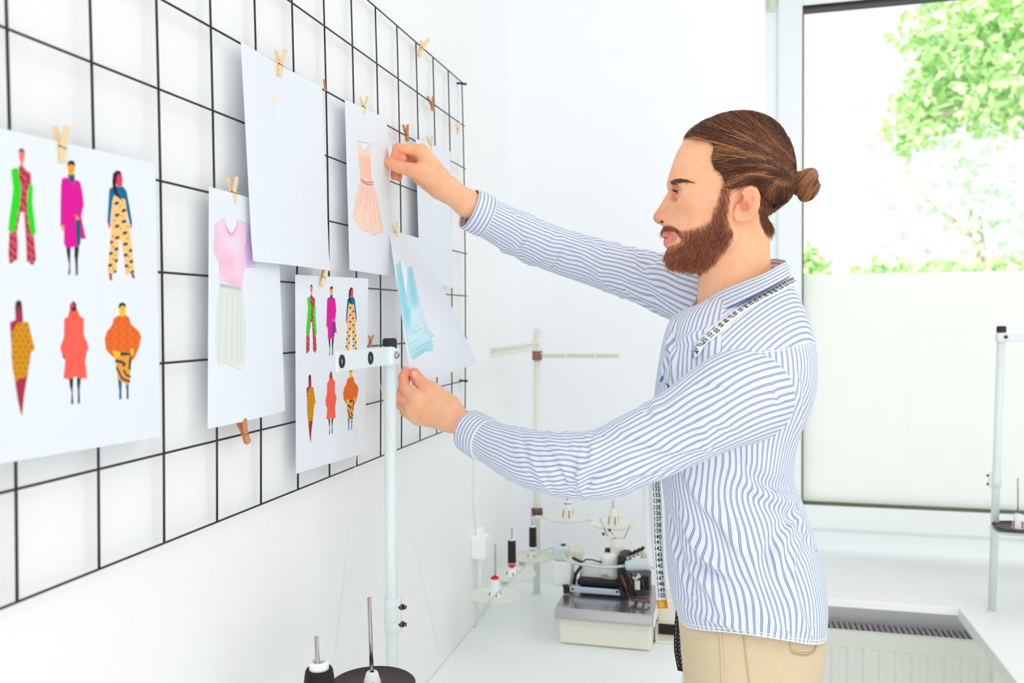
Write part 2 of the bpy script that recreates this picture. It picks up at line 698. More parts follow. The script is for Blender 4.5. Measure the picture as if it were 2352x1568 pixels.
nt.links.new(tl.outputs[0], mx.inputs[1])
nt.links.new(df.outputs[0], mx.inputs[2])
nt.links.new(mx.outputs[0], nt.nodes['Material Output'].inputs[0])
MB().box((GX0 + 0.004, YW + 0.005, GZ0), (GX1 - 0.004, YW + 0.006, 1.658)).build('frosted_film', fm, win)

mb = MB().box((XN + 0.001, 2.41, 0.729), (2.2, YW, 0.75), 0, 0.003)
structure('trim_1', mb, M_SILL)

# ================================================================== radiator
rad = thing('radiator', (1.35, 2.6, 0.15), 'white panel radiator with ribbed front under the window sill', 'radiator')
mb = MB()
x0, x1, zf0, zf1, yf = 0.78, 2.0, 0.15, 0.612, 2.552
pitch = 0.0425
n = int((x1 - x0) / pitch)
prof = []
for i in range(n):
    a = x0 + i * pitch
    prof += [(a, 0), (a + pitch * .38, 0), (a + pitch * .46, 0.006), (a + pitch * .92, 0.006)]
prof.append((x0 + n * pitch, 0))
zt0, zt1 = zf0 + .03, zf1 - .042
vs, fs = [], []
for (x, d) in prof:
    vs += [(x, yf, zf0), (x, yf, zt0), (x, yf + d, zt0 + .008), (x, yf + d, zt1 - .008), (x, yf, zt1), (x, yf, zf1), (x, yf + .004, zf1 + .006)]
for i in range(len(prof) - 1):
    for k in range(6):
        fs.append((i * 7 + k, i * 7 + 7 + k, i * 7 + 8 + k, i * 7 + 1 + k))
mb.add(vs, fs)
mb.box((x0, yf + .016, zf0), (x1, yf + .02, zf1))
mb.build('front_panel', M_RAD, rad)
MB().box((x0, 2.632, zf0), (x1, 2.644, zf1), 0, .003).build('back_panel', M_RAD, rad)
mb = MB()
for i in range(int((x1 - x0) / 0.0155)):
    a = x0 + i * 0.0155
    mb.box((a, yf + .006, zf1 - .004), (a + .0085, 2.634, zf1 + .002))
mb.box((x0, yf + .004, zf1 - .004), (x1, yf + .009, zf1 + .004)).box((x0, 2.63, zf1 - .004), (x1, 2.646, zf1 + .003))
mb.build('top_grille', M_RADG, rad)
MB().box((x0, yf + .02, zf0 + .05), (x1, 2.632, zf1 - .05)).build('convector', mat('radiator_fins', (150, 130, 135), .5), rad)
for x in (0.9, 1.85):
    MB().box((x, 2.64, 0.3), (x + .03, 2.692, 0.34)).build('bracket', M_RAD, rad)

# ================================================================== tables
t = thing('work_table', (0.26, 1.2, 0), 'white work table along the left wall carrying the overlock machine', 'table')
mb = MB().box((0.001, 0.25, 0.718), (0.52, YB - .002, 0.75), 0, .002)
mb.build('tabletop', M_TABLE, t)
for (x, y) in ((.06, .35), (.46, .35), (.06, 2.25), (.46, 2.25)):
    MB().box((x - .02, y - .02, 0), (x + .02, y + .02, .718), 0, .003).build('leg', M_TEDGE, t)
t = thing('side_table', (1.7, 1.5, 0), 'white table at right with its corner against the window sill', 'table')
mb = MB().box((1.205, 0.35, 0.72), (2.1, 2.412, 0.7505), 0, .002)
o = mb.build('tabletop', [M_SILL], t)
MB().box((1.2035, 0.35, 0.72), (1.2052, 2.411, 0.749)).build('edge_band', M_TEDGE, t)
for (x, y) in ((1.27, .42), (2.03, .42), (1.27, 2.3), (2.03, 2.3)):
    MB().box((x - .02, y - .02, 0), (x + .02, y + .02, .72), 0, .003).build('leg', M_TEDGE, t)

# ================================================================== wire grid
M_WIRE = mat('black_wire', (38, 34, 48), 0.45, metal=0.2)
GY0, GZB = 0.6035, 1.52 - 0.247
NC, NR = 13, 8


def gx(y, z):
    v = (z - GZB - .4) / .4
    return 0.0135 + 0.004 * (1 - v * v)


gt = thing('wire_grid', (0.012, 1.25, GZB), 'black square wire grid mounted on the left wall holding pinned drawings', 'wire grid')
for j in range(NR + 1):
    z = GZB + .1 * j
    MB().tube([(gx(y, z), y, z) for y in (GY0 - .302, GY0 + .1 * NC + .002)], 0.0014, 8).build('horizontal_wire', M_WIRE, gt)
for i in range(-3, NC + 1):
    y = GY0 + .1 * i
    MB().tube([(gx(y, z) - .0028, y, z) for z in np.linspace(GZB - .002, GZB + .802, 9)], 0.0014, 8).build('vertical_wire', M_WIRE, gt)
MB().cyl((0, GY0 + .1 * NC - .006, GZB + .8), (.024, GY0 + .1 * NC - .006, GZB + .796), .0025, 8).build('wall_hook', M_WIRE, gt)
MB().cyl((0, GY0 + .02, GZB + .8), (.024, GY0 + .02, GZB + .796), .0025, 8).build('wall_hook', M_WIRE, gt)
MB().cyl((0, GY0 + .1 * NC - .006, GZB + .1), (.02, GY0 + .1 * NC - .006, GZB + .098), .0025, 8).build('wall_hook', M_WIRE, gt)

# ================================================================== thread stands
M_TUBE = mat('enamelled_tube', (226, 235, 235), 0.35)
M_TUBEC = mat('cream_tube', (232, 234, 222), 0.4)
M_CAP = mat('black_rubber', (34, 26, 32), 0.55)
M_STEEL = mat('steel', (178, 170, 172), 0.25, metal=1.0)
M_BOLT = mat('dark_steel', (110, 80, 84), 0.35, metal=0.9)
M_DISC = mat('black_plastic_disc', (54, 42, 46), 0.5)
M_DISCC = mat('cream_plastic_disc', (232, 234, 222), 0.45)
M_CONE = mat('white_plastic_cone', (244, 248, 247), 0.4)
M_RED = mat('red_ring', (222, 24, 40), 0.45)
M_THB = mat('black_thread', (20, 19, 25), 0.8, bump=0.5, nscale=300)
M_THO = mat('dark_olive_thread', (42, 34, 24), 0.85, bump=0.5, nscale=300)
M_THREAD = mat('pale_thread', (214, 224, 222), 0.8)
M_BROWN = mat('cone_slot', (150, 100, 84), 0.7)


def pin_set(parent, c, disc_m, r, cone_h, rod_h, cone_m=None, lean=(0, 0), rod_r=.0028):
    """a saucer with its cone holder and spindle; c is the middle of the saucer top"""
    c = np.array(c, float)
    mb = MB().lathe([(0.001, -.004), (r * .5, -.0035), (r * .93, .0), (r, .004), (r - .0015, .0052), (r * .92, .0025), (r * .5, 0), (.001, 0)], c, 48)
    d = mb.build('spool_disc', disc_m, parent)
    mb = MB().lathe([(.014, 0), (.0135, .002), (.0085, cone_h), (.007, cone_h + .002), (.003, cone_h + .002)], c, 24)
    for k in range(4):
        a = k * PI / 2 + .5
        p = c + np.array([math.cos(a), math.sin(a), 0]) * .0133
        q = c + np.array([math.cos(a), math.sin(a), 0]) * .0115 + np.array([0, 0, cone_h * .55])
        mb.tube([p + (0, 0, .003), q], .0016, 6, 1)
    h = mb.build('cone_holder', [cone_m or M_CONE, M_BROWN], d)
    top = c + np.array([lean[0], lean[1], rod_h])
    MB().tube([c, top], rod_r, 10).build('spindle', M_STEEL, d)
    return d


def thread_stand(name, base, ztop, label, tube_m, disc_m, arm_dirs, cap_m, ctop=None):
    st = thing(name, base, label, 'thread stand', 'thread stands')
    b = np.array(base, float)
    tp = np.array(ctop if ctop is not None else (b[0], b[1], ztop), float)
    MB().tube([b, tp], .0095, 20).build('pole', tube_m, st)
    MB().lathe([(.016, 0), (.016, .003), (.011, .006), (.0095, .006)], b, 24).build('foot', tube_m, st)
    return st, b, tp


# stand in the foreground, left
bp = PY(897, 1440, 1.205)
tpp = PY(895, 784, 1.205)
zb = np.array([bp[0] + .001, 1.205, .75])
st, b, tp = thread_stand('thread_stand', tuple(zb), tpp[2], 'white thread stand with black cap in the foreground before the pinned drawings', M_TUBE, M_DISC, None, M_CAP, tpp)
MB().lathe([(.0108, -.018), (.0112, -.016), (.0112, .002), (.009, .005), (.001, .005)], tpp, 24).build('cap', M_CAP, st)
axis = (tp - b) / np.linalg.norm(tp - b)


def on_pole(z):
    return b + axis * ((z - b[2]) / axis[2])


zc = PY(900, 1412, 1.205)[2]
p = on_pole(zc)
mb = MB().lathe([(.0097, -.028), (.0118, -.026), (.0118, -.012), (.0112, -.010), (.0122, -.008), (.0122, .008), (.0112, .010), (.0118, .012), (.0118, .026), (.0097, .028)], p, 24)
mb.box(p + (.009, -.004, -.026), p + (.016, .004, .03), 0, .002)
cl = mb.build('clamp_collar', M_TUBE, st)
for dz in (-.013, .014):
    mb = MB().cyl(p + (.013, 0, dz), p + (.0195, 0, dz), .0048, 8).cyl(p + (.0195, 0, dz), p + (.024, 0, dz), .003, 10)
    mb.build('bolt', M_BOLT, cl)
za = PY(893, 815, 1.205)[2]
pa = on_pole(za)
e = np.array([pa[0], 1.028, za - .002])
mb = MB().box((pa[0] - .012, 1.19, za - .017), (pa[0] + .012, 1.222, za + .014), 0, .006)
mb.box((pa[0] - .0015, 1.022, za - .015), (pa[0] + .002, 1.20, za + .013), 0, .001)
arm = mb.build('guide_arm', M_TUBE, st)
for y in (1.035, 1.128):
    MB().tube([(pa[0] + .0018, y + .0055 * math.cos(a), za - .001 + .0068 * math.sin(a)) for a in np.linspace(0, 2 * PI, 20)[:-1]], .0028, 8, closed=True).build('eyelet', M_CAP, arm)
MB().sphere((pa[0] + .013, 1.200, za), .0055, 12).build('screw', M_STEEL, arm)
c1 = np.array([pa[0] + .004, 1.085, .972])
# bracket bar of the saucers
d1 = PY(855, 1577, 1.085)
MB().box((pa[0] - .006, .90, d1[2] - .02), (pa[0] + .012, 1.13, d1[2] - .011), 0, .002).box((pa[0] - .006, 1.12, d1[2] - .08), (pa[0] + .012, 1.13, d1[2] - .012), 0, .002).box((pa[0] - .006, 1.122, d1[2] - .08), (pa[0] + .012, 1.21, d1[2] - .071), 0, .002).build('disc_bracket', M_TUBE, st)
c1 = np.array([d1[0], 1.085, d1[2]])
sp = PY(848, 1372, 1.085)
pin_set(st, c1, M_DISC, .061, .020, sp[2] - c1[2], None, (sp[0] - c1[0], 0))
s2p = PY(727, 1462, .955)
c2 = np.array([s2p[0] + .003, .955, d1[2] - .01])
pin_set(st, c2, M_DISC, .061, .03, s2p[2] - c2[2], None, (s2p[0] - c2[0], 0))
for (a, bb) in (((841, 838), (770, 1500)), ((863, 835), (1008, 1497))):
    y0 = 1.05 if a[0] < 850 else 1.128
    MB().tube([PY(*a, y0), (PY(*a, y0) + PY(*bb, 1.19)) / 2 + (0, 0, -.004), PY(*bb, 1.19)], .00035, 5).build('hanging_thread', M_THREAD, st)
# cone of black thread on the nearer saucer
ct = thing('thread_cone', tuple(c2), 'cone of black thread on a white core at the bottom left', 'thread cone', 'thread cones')
zt = PY(730, 1528, .955)[2]
h = zt - c2[2]
MB().lathe([(.026, .002), (.027, .006), (.0182, h - .012), (.0172, h - .006), (.0155, h - .003), (.012, h - .004), (.012, .002)], c2, 40).build('wound_thread', M_THB, ct)
MB().lathe([(.0135, .003), (.0122, h + .004), (.0115, h + .0065), (.0075, h + .0055), (.006, h + .002), (.006, h - .004)], c2, 32).build('core', M_CONE, ct)

# stand on the right table
bpos = PZ(2278, 1405, .7505)
tpos = PY(2300, 752, bpos[1])
st, b, tp = thread_stand('thread_stand', tuple(bpos), tpos[2], 'thread stand with black saucers on the right table beside the window', M_TUBE, M_DISC, None, M_CAP, tpos)
axis = (tp - b) / np.linalg.norm(tp - b)
MB().lathe([(.0108, -.012), (.0112, -.011), (.0112, .002), (.009, .004), (.001, .004)], tp, 24).build('cap', M_CAP, st)
p = on_pole(PY(2285, 1102, bpos[1])[2])
cl = MB().lathe([(.0097, -.02), (.0118, -.018), (.0118, .018), (.0097, .02)], p, 24).box(p + (-.018, -.004, -.018), p + (-.009, .004, .018), 0, .002).build('clamp_collar', M_TUBE, st)
for dz in (-.011, .011):
    MB().cyl(p + (-.022, 0, dz), p + (-.012, 0, dz), .0032, 8).build('bolt', M_BOLT, cl)
pa = on_pole(PY(2298, 775, bpos[1])[2])
mb = MB().box(pa + (-.012, -.012, -.013), pa + (.014, .012, .012), 0, .005).box(pa + (.0, -.003, -.011), pa + (.2, .0, .009), 0, .001)
arm = mb.build('guide_arm', M_TUBE, st)
MB().sphere(pa + (.008, -.012, .002), .005, 12).build('screw', M_BOLT, arm)
for x in (.075, .165):
    MB().tube([pa + (x + .007 * math.cos(a), -.003, .007 * math.sin(a) - .001) for a in np.linspace(0, 2 * PI, 20)[:-1]], .0028, 8, closed=True).build('eyelet', M_CAP, arm)
cc = PY(2338, 1212, bpos[1] - .045)
pk = on_pole(cc[2] - .012)
MB().box(pk + (-.012, -.06, -.006), pk + (.30, .008, .003), 0, .002).build('disc_bracket', M_TUBE, st)
MB().cyl(pk + (.008, -.012, -.003), pk + (.028, -.02, -.004), .007, 12).build('bolt', M_CAP, st)
spt = PY(2338, 1098, cc[1])
for k, dx in enumerate((0, .07, .205)):
    c = cc + np.array([dx, -.02 * (k == 1) - .05 * (k == 1), -.016 * (k == 1)])
    pin_set(st, c, M_DISC, .058, .034, spt[2] - cc[2], None, (spt[0] - cc[0], 0), .002)

# stand in the far corner
bpos = np.array([0.118, 2.262, .75])
tpos = PY(1234, 755, 2.262)
bpos[0] = PY(1232, 1200, 2.262)[0]
st, b, tp = thread_stand('thread_stand', tuple(bpos), tpos[2], 'cream thread stand with two guide arms in the far corner behind the raised sleeve', M_TUBEC, M_DISCC, None, M_TUBEC, tpos)
axis = (tp - b) / np.linalg.norm(tp - b)
pa = on_pole(PY(1235, 795, 2.262)[2])
MB().lathe([(.0098, -.02), (.0125, -.018), (.0125, .018), (.0098, .02)], pa, 24).build('clamp_collar', M_TUBEC, st)
ye = 2.262 - .46
mb = MB().box((pa[0] - .004, ye, pa[2] - .011), (pa[0] + .0, 2.27, pa[2] + .011), 0, .001).box((pa[0] - .004, ye, pa[2] + .009), (pa[0] + .012, 2.25, pa[2] + .011))
arm = mb.build('guide_arm', M_TUBEC, st)
for y in (ye + .03, ye + .19, ye + .36):
    MB().tube([(pa[0] + .001, y + .0055 * math.cos(a), pa[2] - .001 + .0055 * math.sin(a)) for a in np.linspace(0, 2 * PI, 16)[:-1]], .002, 6, closed=True).build('eyelet', M_CONE, arm)
pb = on_pole(PY(1238, 816, 2.262)[2])
xr = PY(1423, 823, 2.262)[0]
mb = MB().box((pb[0] + .004, 2.258, pb[2] - .007), (xr, 2.262, pb[2] + .006), 0, .001).box((pb[0] + .012, 2.246, pb[2] + .004), (xr, 2.262, pb[2] + .006))
arm = mb.build('guide_arm', M_TUBEC, st)
MB().lathe([(.0098, -.012), (.014, -.012), (.014, .012), (.0098, .012)], pb, 20).build('clamp_collar', M_BROWN, st)
for x in (.08, .16):
    MB().sphere((pb[0] + x, 2.256, pb[2]), .006, 10).build('eyelet', M_CONE, arm)
corner_discs = []
pd = on_pole(.985)
MB().lathe([(.0098, -.014), (.016, -.012), (.016, .006), (.0098, .008)], pd, 20).build('clamp_collar', M_BOLT, st)
MB().box((pd[0], 2.22, .972), (pd[0] + .26, 2.24, .978), 0, .002).build('disc_bracket', M_TUBEC, st)
MB().box((pd[0] - .022, 1.83, .868), (pd[0] - .004, 2.27, .874), 0, .002).build('disc_bracket', M_TUBEC, st)
D1, D2, D3 = PZ(1137, 1369, .882), PZ(1176, 1321, .882), PZ(1224, 1280, .882)
D4, D5 = PZ(1304, 1190, .985), PZ(1409, 1205, .985)
rod = {0: (1138, 1250), 1: (1176, 1212), 2: (1221, 1178), 3: (1304, 1140), 4: (1408, 1150)}
for k, (c, r) in enumerate(((D1, .0605), (D2, .060), (D3, .058), (D4, .059), (D5, .060))):
    t_ = PY(*rod[k], c[1])
    pin_set(st, c, M_DISCC, r, .042 if k > 2 else .018, t_[2] - c[2], M_CONE if k < 2 else M_DISCC, (t_[0] - c[0], 0), .0022)


def cone_thread(c, z0, z1, r, label, ringm, core=True):
    t_ = thing('thread_spool', tuple(c), label, 'thread spool', 'thread cones')
    c = np.array(c, float)
    if z1 > z0:
        MB().lathe([(.007, z0), (r, z0 + .001), (r * 1.02, z0 + .004), (r * .97, z1 - .003), (r * .9, z1), (.007, z1)], c, 28).build('wound_thread', M_THO, t_)
    if ringm is not None:
        MB().lathe([(.0075, z0 - .007), (.0098, z0 - .007), (.0098, z0 - .001), (.0075, z0 - .001)], c, 24).build('ring', ringm, t_)
    MB().lathe([(.0092, z0 - .006), (.0085, max(z1, z0) + .004), (.004, max(z1, z0) + .004)], c, 20).build('core', M_CONE, t_)
    return t_


def hz(px, py, c):
    return PY(px, py, c[1])[2] - c[2]


cone_thread(D2, hz(1176, 1292, D2), hz(1176, 1240, D2), .0102, 'dark thread spool over a red ring on the middle saucer along the wall', M_RED)
cone_thread(D3, hz(1219, 1255, D3), hz(1219, 1209, D3), .0098, 'dark thread spool beside the corner pole, farthest of the wall row', None)
cone_thread(D4, hz(1304, 1167, D4), hz(1304, 1152, D4), .009, 'black thread spool half hidden under the lowered sleeve', None)
t_ = thing('thread_spool', tuple(D1), 'empty white spool with a red top ring on the nearest cream saucer', 'thread spool', 'thread cones')
h = hz(1138, 1325, D1)
MB().lathe([(.0125, .004), (.0118, .006), (.0098, h - .004), (.004, h - .004)], D1, 28).build('core', M_CONE, t_)
MB().lathe([(.007, h - .006), (.0092, h - .006), (.0095, h), (.007, h), (.004, h + .003), (.003, h)], D1, 24).build('ring', M_RED, t_)

# ================================================================== wall socket with cable
M_SOC = mat('white_socket', (250, 252, 254), 0.4)
t_ = thing('power_adapter', (0, 2.0, .93), 'white power adapter on the left wall with a cable dropping behind the saucers', 'adapter')
q = PX(1113, 1254, .03)
MB().box(q + (-.03, -.026, -.028), q + (.008, .026, .028), 0, .006).build('housing', M_SOC, t_)
MB().box(q + (-.03, .02, .012), q + (-.012, .05, .036), 0, .004).build('plug', M_SOC, t_)
MB().tube([q + (-.012, 0, -.027), q + (-.014, .005, -.06), q + (-.016, .006, -.2 + .012)], .005, 10).build('cable', M_SOC, t_)
MB().tube([q + (-.02, -.005, .027), q + (-.026, -.004, .1), q + (-.027, .0, .3)], .0014, 6).build('wire', mat('pale_wire', (226, 234, 230), .6), t_)

# ================================================================== overlock machine
M_CREAM = mat('cream_enamel', (238, 236, 222), 0.35)
M_WHT = mat('white_enamel', (242, 245, 242), 0.35)
M_PLATE = mat('brushed_plate', (186, 182, 184), 0.2, metal=0.85)
M_BLK = mat('black_iron', (24, 18, 24), 0.45)
M_BAR = mat('pale_blue_bar', (206, 220, 240), 0.35, metal=0.3)
M_GREY = mat('grey_plastic', (208, 218, 220), 0.4)
M_CHR = mat('chrome', (205, 205, 205), 0.15, metal=1)
M_BRZ = mat('bronzed_steel', (120, 88, 72), 0.35, metal=.7)
OM = thing('overlock_machine', (.34, 2.02, .75), 'cream overlock sewing machine with steel cover plate on the work table', 'sewing machine')
ax0, ax1, ay0, ay1 = .231, .447, 1.928, 2.16
zp = .818
mb = MB().box((ax0, ay0, .752), (ax1, ay1, zp), 0, .006).box((ax0 + .004, ay0 - .0006, .795), (ax1 - .004, ay0 + .002, .797), 0)
mb.build('base', M_CREAM, OM)
for x in (ax0 + .03, ax1 - .03):
    for y in (ay0 + .03, ay1 - .03):
        MB().cyl((x, y, .75), (x, y, .755), .01, 14).build('foot', M_CAP, OM)
prof = [(ay0 - .012, zp - .004), (ay0 - .012, zp + .001), (ay0 - .006, zp + .016), (ay0 + .0, zp + .019), (ay1 - .02, zp + .021), (ay1 - .02, zp - .001), (ay0, zp - .001)]
pts = [(ax0 - .008, y, z) for (y, z) in prof]
MB().prism(pts, (ax1 - ax0 + .012, 0, 0)).build('cover_plate', M_PLATE, OM)
MB().prism([(x + ax1 - ax0 + .013, y, z) for (x, y, z) in pts], (.005, 0, 0)).build('plate_end', M_CREAM, OM)


def mq(px, py, y):
    return PY(px, py, y)


def mbox(name, p0, p1, y, dy, m, bev=.003, parent=None, mb=None):
    a, b_ = mq(*p0, y), mq(*p1, y)
    return MB().box((min(a[0], b_[0]), y, min(a[2], b_[2])), (max(a[0], b_[0]), y + dy, max(a[2], b_[2])), 0, bev).build(name, m, parent or OM)


MB().box((ax0 + .02, 2.10, zp), (ax1 - .02, ay1, .872), 0, .004).build('bed_casting', M_BLK, OM)
mbox('end_housing', (1268, 1288), (1311, 1350), 2.05, .06, M_WHT, .006)
lampb = mbox('lamp_box', (1268, 1255), (1303, 1289), 2.052, .045, M_GREY, .004)
MB().box(mq(1288, 1250, 2.065), mq(1298, 1256, 2.065) + (0, .01, 0), 0, .001).build('switch', M_CAP, lampb)
MB().box(mq(1299, 1266, 2.05), mq(1304, 1280, 2.05) + (0, .002, 0)).build('badge', mat('yellow_badge', (226, 208, 130), .5), lampb)
mbox('rear_housing', (1308, 1262), (1336, 1300), 2.12, .04, M_CREAM, .006)
mbox('looper_cover', (1333, 1284), (1400, 1334), 2.072, .05, M_WHT, .008)
hd = mbox('head_cover', (1378, 1273), (1420, 1336), 2.06, .06, M_WHT, .012)
q = mq(1390, 1322, 2.058)
MB().tube([q + (.007 * math.cos(a), 0, .005 * math.sin(a)) for a in np.linspace(0, 2 * PI, 16)[:-1]], .0012, 6, closed=True).sphere(q, .0025, 10).build('screw', M_CHR, hd)
MB().lathe([(.0075, 0), (.0075, .014), (.006, .018), (.001, .018)], mq(1396, 1273, 2.09) - (0, 0, .002), 16).build('oil_cap', M_CAP, OM)
MB().tube([mq(1338, 1290, 2.065), mq(1346, 1284, 2.062), mq(1360, 1285, 2.06), mq(1378, 1290, 2.06)], .002, 8).sphere(mq(1379, 1290, 2.059), .0035, 10).build('lift_rod', M_BOLT, OM)
MB().tube([mq(1335, 1300, 2.06), mq(1322, 1318, 2.055), mq(1318, 1342, 2.05)], .0045, 8).build('lever', M_BLK, OM)
MB().tube([mq(1314, 1280, 2.06), mq(1338, 1292, 2.06)], .0035, 8).build('crank', M_BLK, OM)
mbox('feed_housing', (1325, 1330), (1424, 1352), 2.045, .03, M_BLK, .004)
mb = MB()
for k in range(9):
    a = mq(1340 + k * 8, 1337 + k * .8, 2.0435)
    mb.box(a + (-.001, 0, -.006), a + (.001, .003, .006))
mb.build('cooling_fins', M_CAP, OM)
bar = mbox('front_bar', (1308, 1347), (1425, 1368), 2.02, .008, M_BAR, .0015)
for (px, py) in ((1417, 1359), (1315, 1352)):
    q = mq(px, py, 2.019)
    MB().cyl(q, q + (0, .003, 0), .003, 12).build('screw', M_BLK, bar)
mbox('latch', (1293, 1343), (1306, 1364), 2.015, .012, M_BLK, .003)
MB().tube([mq(1292, 1344, 2.014), mq(1306, 1346, 2.014)], .0025, 8).build('thumb_screw', M_BLK, OM)
# needle side: presser, loopers, tension rods
mbox('needle_housing', (1419, 1276), (1438, 1380), 2.03, .05, M_BLK, .004)
random.seed(5)
mb = MB()
for (a, b_, r, m) in (((1428, 1320), (1440, 1358), .003, 1), ((1436, 1322), (1446, 1345), .0035, 0), ((1444, 1318), (1455, 1352), .0025, 1), ((1454, 1338), (1462, 1374), .004, 0), ((1474, 1330), (1478, 1352), .004, 0), ((1472, 1350), (1480, 1376), .0022, 0), ((1448, 1340), (1440, 1374), .002, 1), ((1430, 1370), (1444, 1378), .004, 0), ((1424, 1350), (1434, 1376), .005, 0), ((1444, 1352), (1456, 1362), .005, 0)):
    mb.tube([mq(*a, 2.02), mq(*b_, 2.018)], r, 8, m)
mb.build('looper_mechanism', [M_BLK, M_BRZ], OM)
MB().tube([mq(1450, 1372, 2.0), mq(1486, 1372, 2.0), mq(1492, 1384, 1.99)], .0028, 8).tube([mq(1450, 1372, 2.0), mq(1452, 1378, 1.985), mq(1490, 1382, 1.985)], .003, 8).build('presser_foot', M_BRZ, OM)
mbox('needle_clamp', (1457, 1333), (1470, 1356), 2.012, .008, M_CHR, .002)
MB().tube([mq(1448, 1318, 2.03), mq(1460, 1330, 2.02), mq(1468, 1320, 2.02)], .006, 10).build('needle_bar', M_CHR, OM)
for k in range(4):
    a = mq(1436 + k * 9, 1284 - k * 4, 2.05 + k * .004)
    d = np.array([.018, -.002, .02])
    mb = MB().tube([a, a + d * .35], .0065, 12, 0).tube([a + d * .35, a + d * .55], .0035, 10, 1).tube([a + d * .55, a + d * .95], .0042, 10, 2)
    mb.build('tension_knob', [M_CHR, M_STEEL, M_BLK], OM)
mbox('tension_block', (1425, 1270), (1446, 1300), 2.055, .04, M_BLK, .004)
# gooseneck lamp
lamp = MB().tube(catmull([mq(1292, 1272, 2.045), mq(1304, 1288, 2.03), mq(1345, 1297, 2.02), mq(1392, 1303, 2.018), mq(1436, 1299, 2.018)], 24), .0032, 10).build('gooseneck', M_GREY, OM)
mb = MB()
a, b_ = mq(1436, 1299, 2.016), mq(1502, 1293, 2.012)
u = (b_ - a) / np.linalg.norm(b_ - a)
mb.lathe([(.003, 0), (.011, .002), (.0125, .01), (.0135, .04), (.0128, np.linalg.norm(b_ - a)), (.009, np.linalg.norm(b_ - a))], a, 24, 0, u)
mb.build('lamp_head', M_GREY, lamp)
# thread guide tree at the back of the machine
mb = MB()
q0 = mq(1418, 1276, 2.09)
mb.lathe([(.018, 0), (.018, .022), (.0165, .045), (.001, .045)], q0 - (0, 0, .002), 20)
q1 = q0 + (0, 0, .043)
mb.tube([q1, q1 + (0, 0, .012)], .004, 8)
mb.build('guide_post', M_CREAM, OM)
for (p0, p1) in (((1396, 1232), (1378, 1190)), ((1434, 1235), (1448, 1204)), ((1408, 1228), (1400, 1215))):
    MB().tube([mq(*p0, 2.09), mq(*p1, 2.088)], .0012, 6).build('thread_guide', M_STEEL, OM)
for p0 in ((1386, 1226), (1400, 1217)):
    MB().sphere(mq(*p0, 2.085), .0042, 10).build('guide_knob', M_BOLT, OM)
mbox('side_housing', (1470, 1262), (1498, 1290), 2.12, .04, M_CREAM, .008)
# offcut tray at the right of the machine
mb = MB()
q = PZ(1507, 1488, .752)
mb.box((ax1 + .004, 1.985, .7505), (.515, 2.03, .756), 0, .001).box((ax1 + .004, 2.03, .7505), (.515, 2.034, .785), 0).box((ax1 + .004, 1.985, .7505), (ax1 + .006, 2.034, .785))
mb.box((ax1 + .004, 2.036, .7505), (.515, 2.12, .84), 0, .006)
tray = mb.build('offcut_tray', M_CREAM, OM)
MB().box((ax1 + .008, 2.028, .757), (.513, 2.031, .782)).build('tray_opening', M_DARK, tray)
# machine cable
pts = [tuple(PY(1090, 1442, 1.765)), tuple(PY(1104, 1412, 1.77)), tuple(PY(1132, 1372, 1.775)), tuple(PY(1170, 1335, 1.86)), tuple(PY(1215, 1293, 1.93)), tuple(PY(1245, 1266, 2.0)), tuple(PY(1268, 1257, 2.055))]
MB().tube(catmull(pts, 40), .0016, 8).build('power_cable', mat('grey_cable', (196, 200, 206), .5), OM)

# ================================================================== trees outside the window
M_BARK = mat('pale_bark', (190, 180, 160), .8)
M_SHOOT = mat('leaf_bright', (198, 232, 164), .5)
M_LEAF2 = mat('leaf_pale', (206, 236, 206), .5)


def leaf_cloud(name, clusters, m, parent, size, per, seed):
    rs = np.random.default_rng(seed)
    V, Fq = [], []
    for (c, r, n_) in clusters:
        for _ in range(int(n_ * per)):
            d = rs.normal(size=3)
            d /= np.linalg.norm(d)
            p = np.array(c) + d * r * rs.random() ** .45
            a = rs.normal(size=3)
            a /= np.linalg.norm(a)
            b_ = np.cross(a, rs.normal(size=3))
            b_ /= np.linalg.norm(b_)
            L = size * (0.6 + .8 * rs.random())
            k = len(V)
            n3 = np.cross(a, b_) * L * .08
            V += [p, p + a * L * .5 + b_ * L * .24 + n3, p + a * L, p + a * L * .5 - b_ * L * .24 + n3]
            Fq.append((k, k + 1, k + 2, k + 3))
    return link_mesh(name, np_mesh(name, V, np.array(Fq), m, smooth=False), parent)


def tree(label, trunk, clusters, m, size, per, seed, limbs):
    t_ = thing('tree', trunk[0], label, 'tree', 'trees outside the window')
    mb = MB().tube(catmull(trunk, 10), np.linspace(.14, .06, 10), 10)
    for l in limbs:
        mb.tube(catmull(l, 8), np.linspace(.05, .018, 8), 8)
    mb.build('trunk', M_BARK, t_)
    leaf_cloud('foliage', clusters, m, t_, size, per, seed)
    return t_


YT = 8.0


def tp_(px, py, y=YT):
    return PY(px, py, y)


